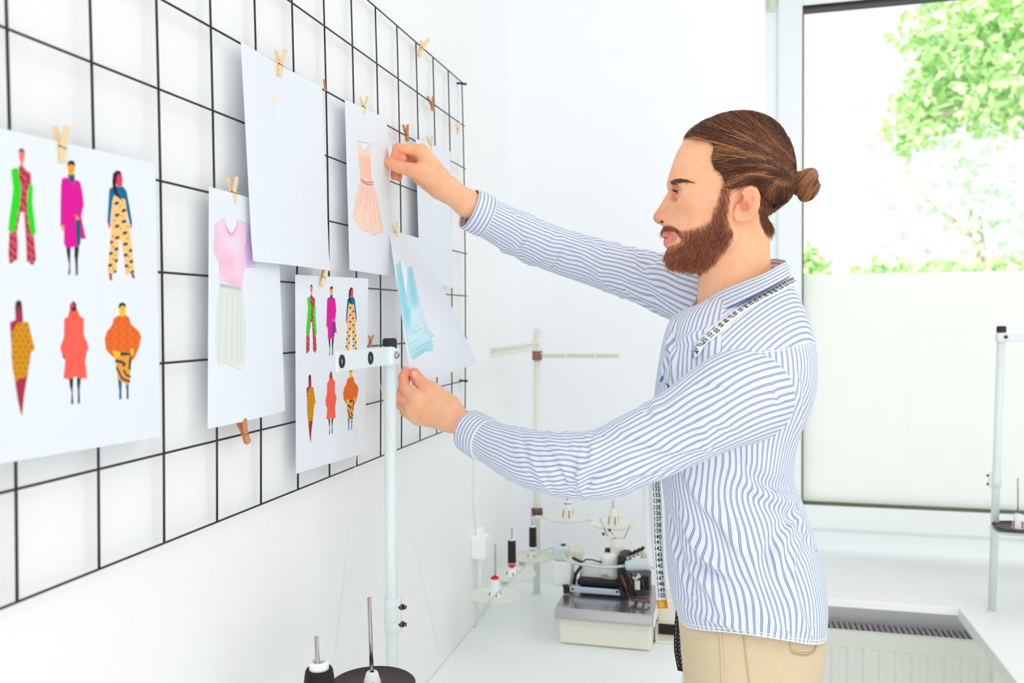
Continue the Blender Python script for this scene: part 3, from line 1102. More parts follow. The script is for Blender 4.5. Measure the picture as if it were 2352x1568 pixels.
cl1 = [(tp_(2230, 60), .55, 1), (tp_(2330, 40, 7.5), .5, 1), (tp_(2150, 100, 8.4), .4, .7), (tp_(2260, 170), .4, .8), (tp_(2340, 210, 7.6), .42, 1.2), (tp_(2120, 250, 8.2), .28, .6), (tp_(2240, 250, 8.2), .3, .7), (tp_(2090, 300, 8), .2, .45), (tp_(2160, 195, 8.6), .32, .6), (tp_(2420, 120, 7.6), .6, 1.2), (tp_(2330, -120, 7.8), .8, 1.5)]
tr_base = tp_(2500, 700, 7.8)
tree('leafy green tree at upper right outside the window', [(tr_base[0], 7.8, -1.0), (tr_base[0] - .1, 7.8, 1.6), tp_(2440, 150, 7.8)], cl1, M_SHOOT, .115, 420, 3,
     [[tp_(2470, 330, 7.8), tp_(2300, 240, 7.9), tp_(2110, 275, 8.1)], [tp_(2450, 200, 7.8), tp_(2300, 100, 7.9), tp_(2160, 90, 8.2)]])
cl2 = [(tp_(2330, 390, 12), .7, .8), (tp_(2200, 480, 12.5), .8, .8), (tp_(2330, 560, 12), .9, 1), (tp_(2080, 330, 13), .6, .4), (tp_(2060, 520, 13), .6, .35), (tp_(1940, 210, 14), .6, .25), (tp_(2230, 350, 13), .5, .4)]
tb = tp_(2260, 700, 12.3)
tree('pale sunlit tree farther off behind the leafy one', [(tb[0], 12.3, -1.0), (tb[0], 12.3, 1.5), tp_(2240, 480, 12.3)], cl2, M_LEAF2, .16, 240, 4,
     [[tp_(2250, 560, 12.3), tp_(2150, 470, 12.4), tp_(2060, 380, 12.8)]])
for k, (px, w_, lab) in enumerate(((1852, .16, 'small green shrub at the left edge of the window pane'), (2120, .9, 'low green hedge along the top of the frosted film'))):
    hc = tp_(px + (0 if k == 0 else 130), 640, 6.0)
    hh = thing('shrub' if k == 0 else 'hedge', (hc[0], 6.0, -.5), lab, 'shrub')
    if k == 0:
        cs = [(tp_(1852, 600, 6), .10, .3), (tp_(1868, 640, 6), .14, .5)]
    else:
        cs = [(tp_(1990 + 45 * i, 622 - i * 1.4, 6.2) - (0, 0, .03), .07, .16) for i in range(10)]
    MB().tube([(hc[0], 6.1, -1.0), (hc[0], 6.1, 1.66)], .03, 8).build('stem', M_BARK, hh)
    leaf_cloud('foliage', cs, M_SHOOT, hh, .09, 260, 8 + k)
g_ = MB().box((-14, YW + .5, -1.3), (22, 30, -1.0))
og = g_.build('ground', mat('outdoor_paving', (226, 226, 216), .9))
og['kind'] = 'structure'

# ================================================================== drawings clipped to the grid


def homog(px, uv):
    A = []
    for (x, y), (u, v) in zip(px, uv):
        A.append([x, y, 1, 0, 0, 0, -u * x, -u * y, -u])
        A.append([0, 0, 0, x, y, 1, -v * x, -v * y, -v])
    return np.linalg.svd(np.array(A, float))[2][-1].reshape(3, 3)


PAPER = np.array(lin((231, 237, 243)))


class Sheet:
    """a sheet of paper: a fine grid of points whose colours carry the drawing"""

    def __init__(s, px, Xs, nu=240, nv=340, bulge=None):
        s.px = px
        s.nu, s.nv = nu, nv
        s.H = homog(px, [(0, 0), (1, 0), (1, 1), (0, 1)])
        s.c = [PX(*p, x) if not isinstance(x, np.ndarray) else x for p, x in zip(px, Xs)]
        u, v = np.meshgrid(np.linspace(0, 1, nu), np.linspace(0, 1, nv))
        s.u, s.v = u.ravel(), v.ravel()
        s.col = np.tile(PAPER, (nu * nv, 1))
        s.bulge = bulge

    def uv(s, pts):
        p = np.c_[np.asarray(pts, float), np.ones(len(pts))] @ s.H.T
        return p[:, :2] / p[:, 2:]

    def _apply(s, d, col, soft, alpha):
        a = np.clip(0.5 - d / soft, 0, 1) * alpha
        c = np.array(lin(col)) if not isinstance(col, np.ndarray) else col
        s.col = s.col * (1 - a[:, None]) + c * a[:, None]

    def _box(s, p, pad):
        m = (s.u > p[:, 0].min() - pad) & (s.u < p[:, 0].max() + pad) & (s.v > p[:, 1].min() - pad) & (s.v < p[:, 1].max() + pad)
        return np.where(m)[0]

    def poly(s, pts, col, soft=1.2, alpha=1.0, n=0, clip=None):
        q = s.uv(pts)
        i = s._box(q, .03)
        if len(i) == 0:
            return s
        d = poly2(s.u[i] * .707, s.v[i], q * (.707, 1))
        a = np.clip(0.5 - d / (soft / s.nv), 0, 1) * alpha
        if clip is not None:
            a = a * np.clip(0.5 - poly2(s.u[i] * .707, s.v[i], s.uv(clip) * (.707, 1)) * s.nv / 1.2, 0, 1)
        c = np.array(lin(col))
        s.col[i] = s.col[i] * (1 - a[:, None]) + c * a[:, None]
        return s

    def line(s, pts, col, w=1.0, alpha=1.0, smooth=True):
        """w in thousandths of the sheet's height"""
        q = s.uv(pts)
        if smooth and len(q) > 2:
            q = catmull(q, len(q) * 6)
        i = s._box(q, .02)
        if len(i) == 0:
            return s
        X, Y = s.u[i] * .707, s.v[i]
        d = np.full(len(i), 9.0)
        for a, b in zip(q[:-1] * (.707, 1), q[1:] * (.707, 1)):
            e = b - a
            t = np.clip(((X - a[0]) * e[0] + (Y - a[1]) * e[1]) / (e @ e + 1e-12), 0, 1)
            d = np.minimum(d, np.hypot(X - a[0] - t * e[0], Y - a[1] - t * e[1]))
        al = np.clip(0.5 - (d - w / 2000.0) * s.nv / 1.3, 0, 1) * alpha
        c = np.array(lin(col))
        s.col[i] = s.col[i] * (1 - al[:, None]) + c * al[:, None]
        return s

    def build(s, name, label, group, hold=None):
        u, v = s.u[:, None], s.v[:, None]
        a, b, c, d = [np.asarray(q, float) for q in s.c]
        P = (1 - u) * (1 - v) * a + u * (1 - v) * b + u * v * c + (1 - u) * v * d
        if s.bulge is not None:
            P = P + s.bulge(s.u, s.v)
        i = np.arange(s.nu * s.nv).reshape(s.nv, s.nu)
        Fq = np.stack([i[:-1, :-1], i[1:, :-1], i[1:, 1:], i[:-1, 1:]], -1).reshape(-1, 4)
        # back face of the sheet, a fraction of a millimetre behind
        n = np.cross(b - a, d - a)
        n /= np.linalg.norm(n)
        if n[0] < 0:
            n = -n
        Pb = P - n * .00015
        k = len(P)
        nu, nv = s.nu, s.nv
        ring = np.r_[i[0, :-1], i[:-1, -1], i[-1, :0:-1], i[:0:-1, 0]]
        r2 = np.roll(ring, -1)
        sk = np.stack([ring, r2, r2 + k, ring + k], 1)
        Fb = Fq[:, ::-1] + k
        me = np_mesh(name, np.r_[P, Pb], np.r_[Fq, Fb, sk], M_PAPER, True, None, np.r_[s.col, np.tile(PAPER, (k, 1))])
        o = link_mesh(name, me)
        return props(o, label, 'drawing', group)


M_PAPER = mat('drawing_paper', None, 0.75, attr='Col', spec=0.3)


def T(pts):
    return [(x / 4.126, 280 + y / 4.126) for x, y in pts]


def B_(pts):
    return [(x / 4.126, 650 + y / 4.126) for x, y in pts]


def ellp(c, rx, ry, rot=0, n=14):
    return [(c[0] + rx * math.cos(t) * math.cos(rot) - ry * math.sin(t) * math.sin(rot), c[1] + rx * math.cos(t) * math.sin(rot) + ry * math.sin(t) * math.cos(rot)) for t in np.linspace(0, 2 * PI, n, endpoint=False)]


GREEN, RED, DRED, MAG, NAVY, TEAL, SAND, INK, YEL, MUST, MAROON, CORAL, ORNG, BLUE, SKIN1, SKIN2 = (40, 215, 20), (216, 74, 96), (62, 30, 44), (222, 0, 152), (34, 82, 116), (0, 104, 148), (252, 200, 122), (42, 26, 42), (240, 190, 20), (212, 146, 0), (170, 40, 66), (252, 96, 88), (240, 100, 30), (0, 98, 150), (244, 116, 116), (226, 60, 96)


def figures(S):
    """the six dressed figures, drawn once in photo pixels of the nearest print"""
    # green coat over a patterned suit
    suit = [(175, 395), (205, 400), (240, 445), (280, 470), (285, 540), (250, 640), (245, 740), (270, 900), (310, 1060), (330, 1270), (300, 1315), (240, 1290), (235, 1100), (222, 930), (215, 830), (185, 830), (150, 1000), (160, 1150), (155, 1275), (95, 1305), (70, 1250), (80, 1020), (150, 880), (175, 740), (185, 640), (160, 480)]
    S.poly(T(suit), RED)
    rs = random.Random(3)
    for (x, y) in [(185, 430), (215, 470), (185, 510), (250, 500), (215, 550), (255, 550), (240, 600), (215, 660), (205, 720), (235, 760), (190, 800), (245, 820), (250, 880), (250, 960), (265, 1010), (255, 1080), (290, 1120), (260, 1170), (300, 1200), (262, 1250), (310, 1270), (100, 1070), (140, 1090), (95, 1140), (130, 1180), (95, 1220), (135, 1255), (100, 1290), (160, 900), (145, 980)]:
        S.poly(T(ellp((x, y), 26, 11, 1.0)), DRED, clip=T(suit), alpha=.85)
    S.poly(T([(95, 440), (130, 420), (165, 425), (168, 500), (190, 610), (180, 760), (150, 880), (130, 1005), (100, 1020), (68, 995), (80, 880), (100, 740), (115, 610)]), GREEN)
    S.poly(T([(280, 540), (300, 600), (295, 740), (325, 1000), (318, 1045), (290, 1052), (270, 1000), (245, 840), (245, 740), (250, 650)]), GREEN)
    S.poly(T([(172, 268), (205, 262), (222, 310), (218, 350), (206, 375), (208, 412), (186, 412), (184, 370), (168, 330)]), SKIN1)
    S.poly(T([(163, 290), (170, 252), (195, 240), (220, 262), (224, 310), (212, 280), (190, 264), (172, 272)]), INK)
    S.poly(T([(75, 1285), (100, 1285), (105, 1310), (90, 1312)]), INK).poly(T([(270, 1305), (312, 1300), (305, 1322), (280, 1320)]), INK)
    # magenta coat
    S.poly(T([(610, 1150), (655, 1150), (650, 1280), (652, 1410), (630, 1422), (640, 1330), (620, 1230)]), INK)
    S.poly(T([(690, 1150), (735, 1150), (722, 1280), (722, 1420), (703, 1425), (700, 1320), (690, 1240)]), INK)
    S.poly(T([(570, 520), (630, 508), (670, 570), (700, 530), (745, 550), (765, 640), (780, 760), (755, 870), (800, 1085), (750, 1080), (720, 880), (705, 900), (725, 1165), (690, 1150), (660, 1165), (610, 1165), (590, 1120), (592, 960), (556, 960), (558, 760), (562, 600)]), MAG)
    S.poly(T([(705, 900), (745, 905), (752, 1040), (745, 1135), (715, 1160), (700, 1000)]), NAVY)
    S.poly(T([(628, 480), (690, 480), (695, 530), (672, 578), (640, 530)]), NAVY)
    S.poly(T([(628, 385), (690, 385), (690, 450), (670, 490), (645, 490), (628, 450)]), (240, 164, 8))
    S.poly(T([(622, 410), (628, 368), (660, 352), (692, 368), (698, 420), (686, 398), (650, 390), (634, 400)]), INK)
    S.poly(T([(560, 950), (592, 955), (590, 1005), (575, 1005)]), (250, 150, 30)).poly(T([(690, 862), (715, 858), (745, 895), (720, 905)]), (250, 140, 30))
    S.line(T([(700, 795), (712, 860)]), NAVY, 3)
    # teal top, spotted trousers
    tr_ = [(1070, 680), (1180, 720), (1200, 880), (1225, 1000), (1245, 1200), (1265, 1400), (1180, 1425), (1165, 1250), (1135, 1090), (1115, 1100), (1110, 1250), (1090, 1400), (1005, 1410), (1025, 1200), (1040, 1000), (1045, 870), (1050, 740)]
    S.poly(T([(1025, 620), (1060, 598), (1155, 598), (1190, 640), (1215, 760), (1245, 940), (1225, 960), (1180, 760), (1160, 720), (1060, 720), (1040, 840), (1035, 935), (1005, 935), (1015, 760)]), TEAL)
    S.poly(T(tr_), SAND)
    for (x, y) in [(1095, 752), (1165, 820), (1100, 862), (1165, 922), (1098, 965), (1175, 1028), (1100, 1072), (1040, 1115), (1180, 1132), (1095, 1178), (1035, 1220), (1235, 1192), (1180, 1235), (1095, 1285), (1240, 1295), (1030, 1330), (1185, 1338), (1250, 1395), (1085, 1390)]:
        S.poly(T(ellp((x, y), 25, 15, -.3)), (38, 52, 104), clip=T(tr_))
    for (x, y) in [(1130, 780), (1070, 910), (1135, 990), (1200, 1080), (1060, 1060), (1130, 1120), (1210, 1250), (1060, 1270), (1150, 870), (1080, 1240), (1205, 970), (1060, 1160), (1215, 1350), (1060, 1360)]:
        S.poly(T(ellp((x, y), 8, 8)), (150, 100, 90), clip=T(tr_))
    S.poly(T([(1085, 480), (1140, 470), (1152, 530), (1148, 595), (1100, 600), (1085, 560)]), (220, 60, 90))
    S.poly(T([(1052, 560), (1060, 480), (1095, 450), (1130, 458), (1140, 480), (1100, 490), (1088, 580), (1105, 650), (1155, 735), (1110, 700), (1065, 650)]), (40, 22, 34))
    S.poly(T([(1008, 935), (1035, 935), (1040, 960), (1022, 990)]), (228, 80, 100)).poly(T([(1225, 955), (1245, 950), (1240, 985), (1228, 985)]), (228, 80, 100))
    S.poly(T([(1020, 1405), (1050, 1405), (1050, 1470), (1028, 1470)]), (170, 30, 80)).poly(T([(1235, 1410), (1258, 1408), (1275, 1450), (1245, 1450)]), (150, 40, 80))
    # mustard dress on a maroon figure
    S.poly(B_([(135, 170), (150, 135), (180, 135), (195, 165), (205, 310), (215, 400), (280, 640), (245, 870), (215, 1060), (200, 1230), (190, 1235), (160, 1100), (135, 930), (110, 760), (95, 500), (85, 340), (138, 315)]), MAROON)
    S.poly(B_([(133, 190), (145, 140), (165, 130), (190, 140), (198, 200), (205, 320), (190, 250), (180, 200), (160, 180), (145, 220), (140, 320)]), (58, 28, 50))
    dr = [(155, 345), (255, 335), (285, 470), (318, 595), (275, 640), (255, 800), (225, 870), (165, 885), (135, 925), (110, 780), (98, 660), (105, 440)]
    S.poly(B_(dr), MUST)
    for j in range(11):
        for i in range(4):
            S.poly(B_(ellp((120 + i * 55 + (j % 2) * 26, 365 + j * 52), 15, 9, .6 * (-1) ** (i + j))), (150, 66, 30), clip=B_(dr), alpha=.8)
    S.poly(B_([(188, 1215), (206, 1215), (198, 1245)]), (250, 170, 60))
    # coral coat
    S.poly(B_([(638, 880), (680, 880), (672, 1000), (680, 1128), (658, 1135), (662, 1020), (645, 950)]), INK)
    S.poly(B_([(712, 875), (752, 875), (738, 990), (742, 1122), (722, 1128), (722, 1010), (714, 940)]), INK)
    S.poly(B_([(566, 610), (600, 640), (600, 700), (580, 680)]), (70, 30, 50)).poly(B_([(776, 650), (806, 630), (796, 680), (780, 690)]), (70, 30, 50))
    co = [(640, 230), (715, 225), (745, 285), (778, 305), (778, 470), (815, 540), (825, 600), (790, 650), (795, 760), (812, 880), (750, 885), (700, 865), (640, 892), (585, 880), (600, 740), (600, 680), (560, 620), (555, 575), (590, 480), (592, 310), (630, 285)]
    S.poly(B_(co), CORAL)
    for (a, b) in (((600, 470), (650, 600)), ((778, 470), (720, 600)), ((600, 400), (720, 260)), ((620, 460), (775, 320)), ((680, 480), (770, 400)), ((610, 660), (640, 560)), ((640, 880), (790, 690)), ((600, 840), (740, 640)), ((720, 860), (800, 780)), ((660, 740), (790, 560))):
        S.line(B_([a, b]), ORNG, 7, .75)
    S.poly(B_([(645, 220), (715, 220), (735, 275), (690, 300), (635, 285)]), (246, 92, 50))
    S.poly(B_([(645, 180), (675, 140), (705, 160), (712, 225), (680, 240), (648, 215)]), (82, 28, 46)).poly(B_(ellp((668, 182), 20, 24)), SKIN2)
    # orange balloon top, wavy skirt
    S.poly(B_([(1105, 890), (1145, 890), (1140, 1000), (1142, 1085), (1118, 1090), (1118, 1000)]), BLUE).poly(B_([(1180, 930), (1212, 930), (1208, 1000), (1210, 1082), (1188, 1084), (1188, 1000)]), BLUE)
    sk = [(1080, 690), (1120, 620), (1225, 620), (1245, 700), (1228, 790), (1215, 960), (1170, 930), (1105, 890)]
    S.poly(B_(sk), (252, 160, 20))
    for ln, w_ in (([(1120, 650), (1180, 645), (1225, 640)], 13), ([(1090, 715), (1140, 725), (1170, 745), (1160, 755)], 11), ([(1240, 650), (1222, 720), (1220, 790)], 11), ([(1095, 780), (1120, 830), (1150, 885), (1215, 910)], 9), ([(1165, 810), (1190, 850), (1222, 865)], 9)):
        S.line(B_(ln), (20, 74, 104), w_)
    ba = [(1120, 275), (1180, 270), (1215, 300), (1235, 365), (1310, 430), (1332, 480), (1310, 590), (1270, 680), (1245, 715), (1225, 640), (1130, 625), (1090, 700), (1040, 660), (990, 605), (978, 500), (1000, 430), (1050, 370), (1065, 305)]
    S.poly(B_(ba), (238, 104, 34))
    for j in range(9):
        for i in range(9):
            S.poly(B_(ellp((1010 + i * 38 + (j % 2) * 18, 310 + j * 38), 9, 6, .8)), (130, 96, 50) if (i + j) % 2 else (196, 140, 40), clip=B_(ba), alpha=.85)
    S.poly(B_([(1050, 610), (1125, 625), (1130, 665), (1080, 690)]), (248, 196, 24)).poly(B_([(1225, 600), (1262, 596), (1255, 660), (1228, 650)]), (248, 196, 24))
    S.poly(B_([(1110, 200), (1140, 175), (1180, 190), (1180, 245), (1175, 285), (1122, 285), (1120, 245)]), (238, 196, 22))
    S.poly(B_([(1108, 205), (1120, 165), (1150, 152), (1180, 170), (1186, 200), (1150, 182), (1125, 200)]), INK)


A = Sheet([(-46, 283), (357, 375), (370, 1003), (-46, 1073)], [.0215, .0245, .0245, .0215], 300, 420)
figures(A)
A.build('fashion_drawing', 'nearest and largest print of six dressed figures at the left edge', 'drawings on the wire grid')

E_ = Sheet([(678, 630), (846, 640), (838, 1040), (680, 1088)], [.0225, .028, .034, .0225], 300, 420)
E_.col = A.col.copy()
E_.build('fashion_drawing', 'smaller print of six dressed figures behind the thread stand arm', 'drawings on the wire grid')

# pink shirt and grey skirt
GB = Sheet([(480, 428), (637, 471), (655, 943), (477, 985)], [.0225, .025, .030, .0225], 240, 340, lambda u, v: np.stack([.006 * np.sin(PI * u) * v, 0 * u, 0 * u], 1))


def Z4(pts):
    return [(470 + x / 2.447, 400 + y / 2.45) for x, y in pts]


PK = (244, 208, 228)
sh = [(62, 262), (110, 232), (130, 285), (152, 312), (175, 285), (185, 240), (258, 278), (285, 468), (228, 485), (212, 510), (200, 590), (150, 572), (80, 545), (82, 455), (52, 395)]
GB.poly(Z4(sh), PK)
GB.poly(Z4([(62, 262), (82, 320), (85, 455), (52, 395)]), (246, 190, 212), 14, .8)
GB.poly(Z4([(245, 280), (285, 468), (228, 485), (222, 380)]), (222, 190, 234), 5)
GB.poly(Z4([(95, 430), (150, 420), (145, 470), (110, 490), (90, 470)]), (246, 170, 188), 30, .7)
GB.poly(Z4([(100, 520), (190, 560), (198, 590), (130, 565)]), (246, 176, 196), 14, .7)
GB.poly(Z4([(110, 262), (130, 310), (152, 325), (182, 280), (185, 250), (170, 290), (150, 308), (130, 285)]), (238, 160, 186), 5, .9)
GB.poly(Z4([(130, 360), (190, 350), (180, 400), (140, 400)]), (232, 236, 238), 30, .8)
GB.line(Z4([(62, 262), (52, 395), (84, 458), (80, 545), (150, 572), (200, 590), (212, 510), (222, 400), (245, 285)]), (190, 130, 170), 1.6, .8)
GB.line(Z4([(62, 262), (110, 232), (130, 290), (152, 315), (175, 285), (185, 240), (258, 278)]), (150, 130, 160), 1.6, .8)
GB.line(Z4([(245, 280), (285, 468), (228, 485)]), (120, 110, 170), 1.8, .9)
skt = [(85, 575), (200, 605), (215, 800), (205, 1040), (150, 1048), (110, 1025), (70, 1025), (60, 850), (70, 700)]
GB.poly(Z4(skt), (224, 228, 222))
for x in (95, 125, 150, 175, 190):
    GB.line(Z4([(x, 620), (x - 8 + (x - 130) * .15, 820), (x - 12 + (x - 130) * .25, 1015)]), (198, 206, 198), 7, .6)
GB.line(Z4(skt + skt[:1]), (176, 182, 180), 2.2, .8)
GB.poly(Z4([(82, 570), (195, 598), (198, 612), (85, 590)]), (186, 182, 186), 4, .9)
GB.build('fashion_drawing', 'sketch of a pink shirt with a long grey skirt', 'drawings on the wire grid')

# large pale sheet
GC = Sheet([(553, 95), (740, 200), (757, 622), (580, 600)], [.0235, .029, .031, .034], 200, 300, lambda u, v: np.stack([.010 * np.sin(PI * u) * (v - .3) + .012 * np.clip(v - .9, 0, 1), 0 * u, 0 * u], 1))
for ln in ([(628, 240), (626, 300), (624, 318), (650, 322)], [(634, 235), (640, 300), (646, 316)], [(630, 310), (633, 245)], [(660, 480), (640, 520), (650, 570)], [(640, 540), (668, 560)], [(700, 380), (690, 470)]):
    GC.line(ln, (206, 216, 214), 1.3, .45)
GC.poly([(624, 222), (636, 220), (637, 234), (626, 236)], (246, 224, 196), 6, .8)
GC.line([(630, 238), (630, 300)], (190, 200, 200), 2, .6)
GC.line([(583, 592), (757, 612)], (214, 222, 228), 1.2, .8)
GC.build('fashion_drawing', 'almost blank sheet hanging highest, with only a faint sketch', 'drawings on the wire grid')

# peach dress
GD = Sheet([(792, 228), (888, 272), (908, 636), (803, 620)], [.0225, .025, .028, .024], 240, 340)


def Z6(pts):
    return [(780 + x / 2.306, 200 + y / 2.306) for x, y in pts]


bod = [(92, 268), (108, 272), (115, 310), (128, 325), (142, 310), (158, 285), (160, 400), (165, 475), (140, 470), (112, 458), (104, 380)]
GD.poly(Z6(bod), (250, 226, 200), 3)
GD.poly(Z6([(98, 340), (158, 345), (165, 475), (140, 470), (112, 458)]), (250, 196, 172), 12, .9)
skd = [(110, 465), (168, 480), (190, 540), (210, 640), (228, 740), (205, 748), (180, 765), (150, 742), (120, 735), (90, 690), (70, 655), (85, 560)]
GD.poly(Z6(skd), (250, 216, 196), 3)
for (a, b, w_) in (((125, 470), (105, 600), 9), ((140, 475), (140, 620), 11), ((152, 478), (160, 580), 9), ((160, 480), (190, 700), 6), ((168, 485), (222, 735), 6), ((132, 500), (125, 700), 5), ((118, 475), (80, 650), 5), ((150, 520), (170, 740), 5)):
    GD.line(Z6([a, ((a[0] + b[0]) / 2 + 2, (a[1] + b[1]) / 2), b]), (232, 120, 128), w_, .55)
GD.line(Z6([(110, 460), (140, 478), (170, 476), (172, 488), (140, 488), (110, 468)]), (170, 40, 80), 6, .85)
GD.line(Z6([(92, 268), (104, 400), (112, 458)]), (120, 80, 90), 2, .8).line(Z6([(160, 285), (160, 400), (166, 475)]), (150, 60, 80), 2.4, .8)
GD.line(Z6([(92, 268), (100, 264), (116, 312), (128, 326), (142, 312), (158, 288), (150, 280), (105, 272)]), (60, 50, 80), 2, .9, False)
GD.line(Z6(skd[1:] + skd[:1]), (170, 50, 90), 2, .8)
for ln in ([(160, 285), (200, 292), (230, 340)], [(165, 372), (210, 395), (245, 440)], [(170, 472), (218, 465)], [(88, 275), (84, 330), (100, 440)]):
    GD.line(Z6(ln), (170, 180, 186), 1, .6)
GD.build('fashion_drawing', 'sketch of a peach dress with a flared skirt beside the raised hand', 'drawings on the wire grid')

# blank sheet behind the raised wrist
GG = Sheet([(955, 318), (1035, 348), (1040, 662), (964, 640)], [.0215, .0215, .0225, .0225], 60, 90)
GG.line([(980, 525), (1000, 548)], (220, 226, 228), 3, .5)
GG.build('fashion_drawing', 'blank sheet farthest along the grid behind the raised wrist', 'drawings on the wire grid')

# turquoise dress, held by the lower hand
HELD = PY(946, 886, 1.331)
cTR = PX(967, 548, .05)
cTL = PX(893, 526, .024)
cBR = PY(1096, 834, 1.52)
GF = Sheet([(893, 527), (968, 546), (1096, 834), (946, 886)], [cTL, cTR, cBR, HELD], 260, 360, lambda u, v: np.stack([0 * u, 0 * u, 0 * u], 1))
CY, CYD, CYL = (188, 230, 240), (136, 212, 228), (210, 238, 244)
dre = [(285, 845), (312, 835), (328, 955), (340, 865), (365, 862), (385, 960), (395, 1010), (430, 1110), (468, 1170), (458, 1185), (468, 1240), (472, 1272), (440, 1268), (372, 1315), (345, 1230), (322, 1110), (300, 1010), (288, 930)]
GF.poly(Z6(dre), CY, 2)
for (pl, c, a) in (([(285, 850), (310, 840), (330, 960), (340, 1040), (320, 1060), (295, 960)], CYD, .75), ([(345, 870), (365, 865), (385, 990), (370, 1030), (345, 960)], CYD, .7), ([(340, 1000), (400, 1010), (430, 1110), (400, 1130), (350, 1090)], CYL, .9), ([(330, 1140), (420, 1120), (450, 1180), (345, 1220)], CYL, .8), ([(375, 1250), (470, 1205), (470, 1265), (375, 1310)], CYD, .5), ([(320, 1000), (350, 1000), (345, 1090), (325, 1090)], (130, 212, 230), .7)):
    GF.poly(Z6(pl), c, 16, a, clip=Z6(dre))
GF.poly(Z6([(310, 838), (342, 864), (330, 958)]), (240, 247, 250), 2)
OUT = (70, 86, 110)
GF.line(Z6([(285, 845), (288, 930), (300, 1010), (322, 1110), (345, 1230), (372, 1315), (440, 1268), (472, 1272), (470, 1205)]), OUT, 2, .85, False)
GF.line(Z6([(298, 880), (330, 958), (340, 865), (366, 862), (386, 960), (432, 1110), (468, 1172), (456, 1184), (425, 1130), (392, 1030)]), OUT, 1.8, .8, False)
GF.line(Z6([(285, 830), (372, 842)]), (190, 198, 204), 1.2, .6)
for ln in ([(350, 1200), (375, 1185), (398, 1182)], [(372, 1140), (395, 1120), (412, 1118)], [(385, 1285), (430, 1250)], [(375, 1100), (392, 1090)], [(360, 1130), (372, 1122)], [(415, 1150), (425, 1142)], [(385, 1240), (420, 1215), (465, 1205)]):
    GF.line(Z6(ln), (66, 90, 140), 1.8, .8)
GF.build('fashion_drawing', 'sketch of a turquoise dress lifted off the grid by the lower hand', 'drawings on the wire grid')

# ================================================================== clothespins
M_PIN = mat('pale_wood_pin', (240, 214, 168), 0.6, noise=0.05, nscale=200)
M_PIN2 = mat('brown_wood_pin', (204, 138, 92), 0.6, noise=0.05, nscale=200)
M_SPR = mat('spring_steel', (130, 110, 110), 0.3, metal=.9)


def leg_mesh(m, side):
    L = .0345
    hw = .0028
    out = [(.0003, 0), (.0003, .0135), (.0012, .015), (.0003, .0165), (.0058, L), (.0084, L - .0004), (.0036, .0165), (.0034, .0022), (.0026, 0)]
    vs = [(side * x, -hw, z) for x, z in out] + [(side * x, hw, z) for x, z in out]
    n = len(out)
    mb = MB().add(vs, [tuple(range(n)), tuple(range(2 * n - 1, n - 1, -1))] + [(i, (i + 1) % n, n + (i + 1) % n, n + i) for i in range(n)])
    return mb.mesh('leg', m)


def spring_mesh():
    mb = MB()
    pts = [(.0016 * math.cos(a), -.0026 + .0052 * a / (8 * PI), .0148 + .0016 * math.sin(a)) for a in np.linspace(0, 8 * PI, 50)]
    mb.tube(pts, .0005, 5)
    mb.tube([(0, -.0028, .0148), (.004, -.003, .0135), (.0042, .002, .0128)], .0005, 5).tube([(0, .0028, .0148), (-.004, .003, .0135), (-.0042, -.002, .0128)], .0005, 5)
    return mb.mesh('spring', M_SPR)


LEGS = {(k, s): leg_mesh(m, s) for k, m in ((0, M_PIN), (1, M_PIN2)) for s in (-1, 1)}
SPR = spring_mesh()
PINS = [
    ((141, 372), (141, 290), .024, 0, 0, 'blurred pale clothespin holding the nearest print of six figures'),
    ((641, 173), (645, 116), .027, 0, .1, 'clothespin at the top of the almost blank sheet'),
    ((536, 467), (533, 406), .022, 0, 0, 'clothespin above the pink shirt sketch'),
    ((834, 263), (836, 222), .022, 0, 0, 'clothespin at the top of the peach dress sketch'),
    ((747, 209), (744, 182), .022, 1, 1.2, 'small brown clothespin at the upper right corner of the almost blank sheet'),
    ((962, 128), (976, 92), .020, 0, .3, 'empty clothespin on the top wire of the grid'),
    ((995, 254), (988, 221), .018, 1, .2, 'brown empty clothespin on the second wire below the top wire pin'),
    ((1051, 308), (1052, 282), .018, 0, 0, 'empty clothespin at the far right edge of the grid'),
    ((936, 325), (931, 286), .022, 1, .5, 'brown clothespin just above the raised fist'),
    ((989, 346), (987, 313), .021, 0, 0, 'pale clothespin at the top of the blank sheet behind the raised wrist'),
    ((909, 548), (904, 509), .030, 0, .1, 'clothespin holding the turquoise dress sketch'),
    ((738, 656), (749, 612), .028, 0, .7, 'tilted clothespin on the smaller print of six figures'),
    ((569, 1017), (551, 960), .024, 1, .3, 'brown clothespin hanging below the pink shirt sketch'),
    ((849, 797), (853, 770), .028, 1, .3, 'clothespin at the right edge of the smaller print of six figures'),
]
for (bx, tx, X, k, spin, lab) in PINS:
    a, b = PX(*bx, X), PX(*tx, X)
    ax = Vector(b - a).normalized()
    L = np.linalg.norm(b - a)
    t_ = thing('clothespin', tuple(a), lab, 'clothespin', 'wooden clothespins')
    xa = Vector((math.cos(spin), -math.sin(spin), 0))
    xa = (xa - ax * xa.dot(ax)).normalized()
    ya = ax.cross(xa)
    s = L / .0345
    Rm = Matrix((xa, ya, ax)).transposed().to_4x4() @ Matrix.Diagonal((min(s, 1.2), min(s, 1.2), s, 1))
    t_.matrix_world = Matrix.Translation(Vector(a)) @ Rm
    for nm, me in (('leg', LEGS[(k, 1)]), ('leg', LEGS[(k, -1)]), ('spring', SPR)):
        o = bpy.data.objects.new(nm, me)
        COL.objects.link(o)
        o.parent = t_

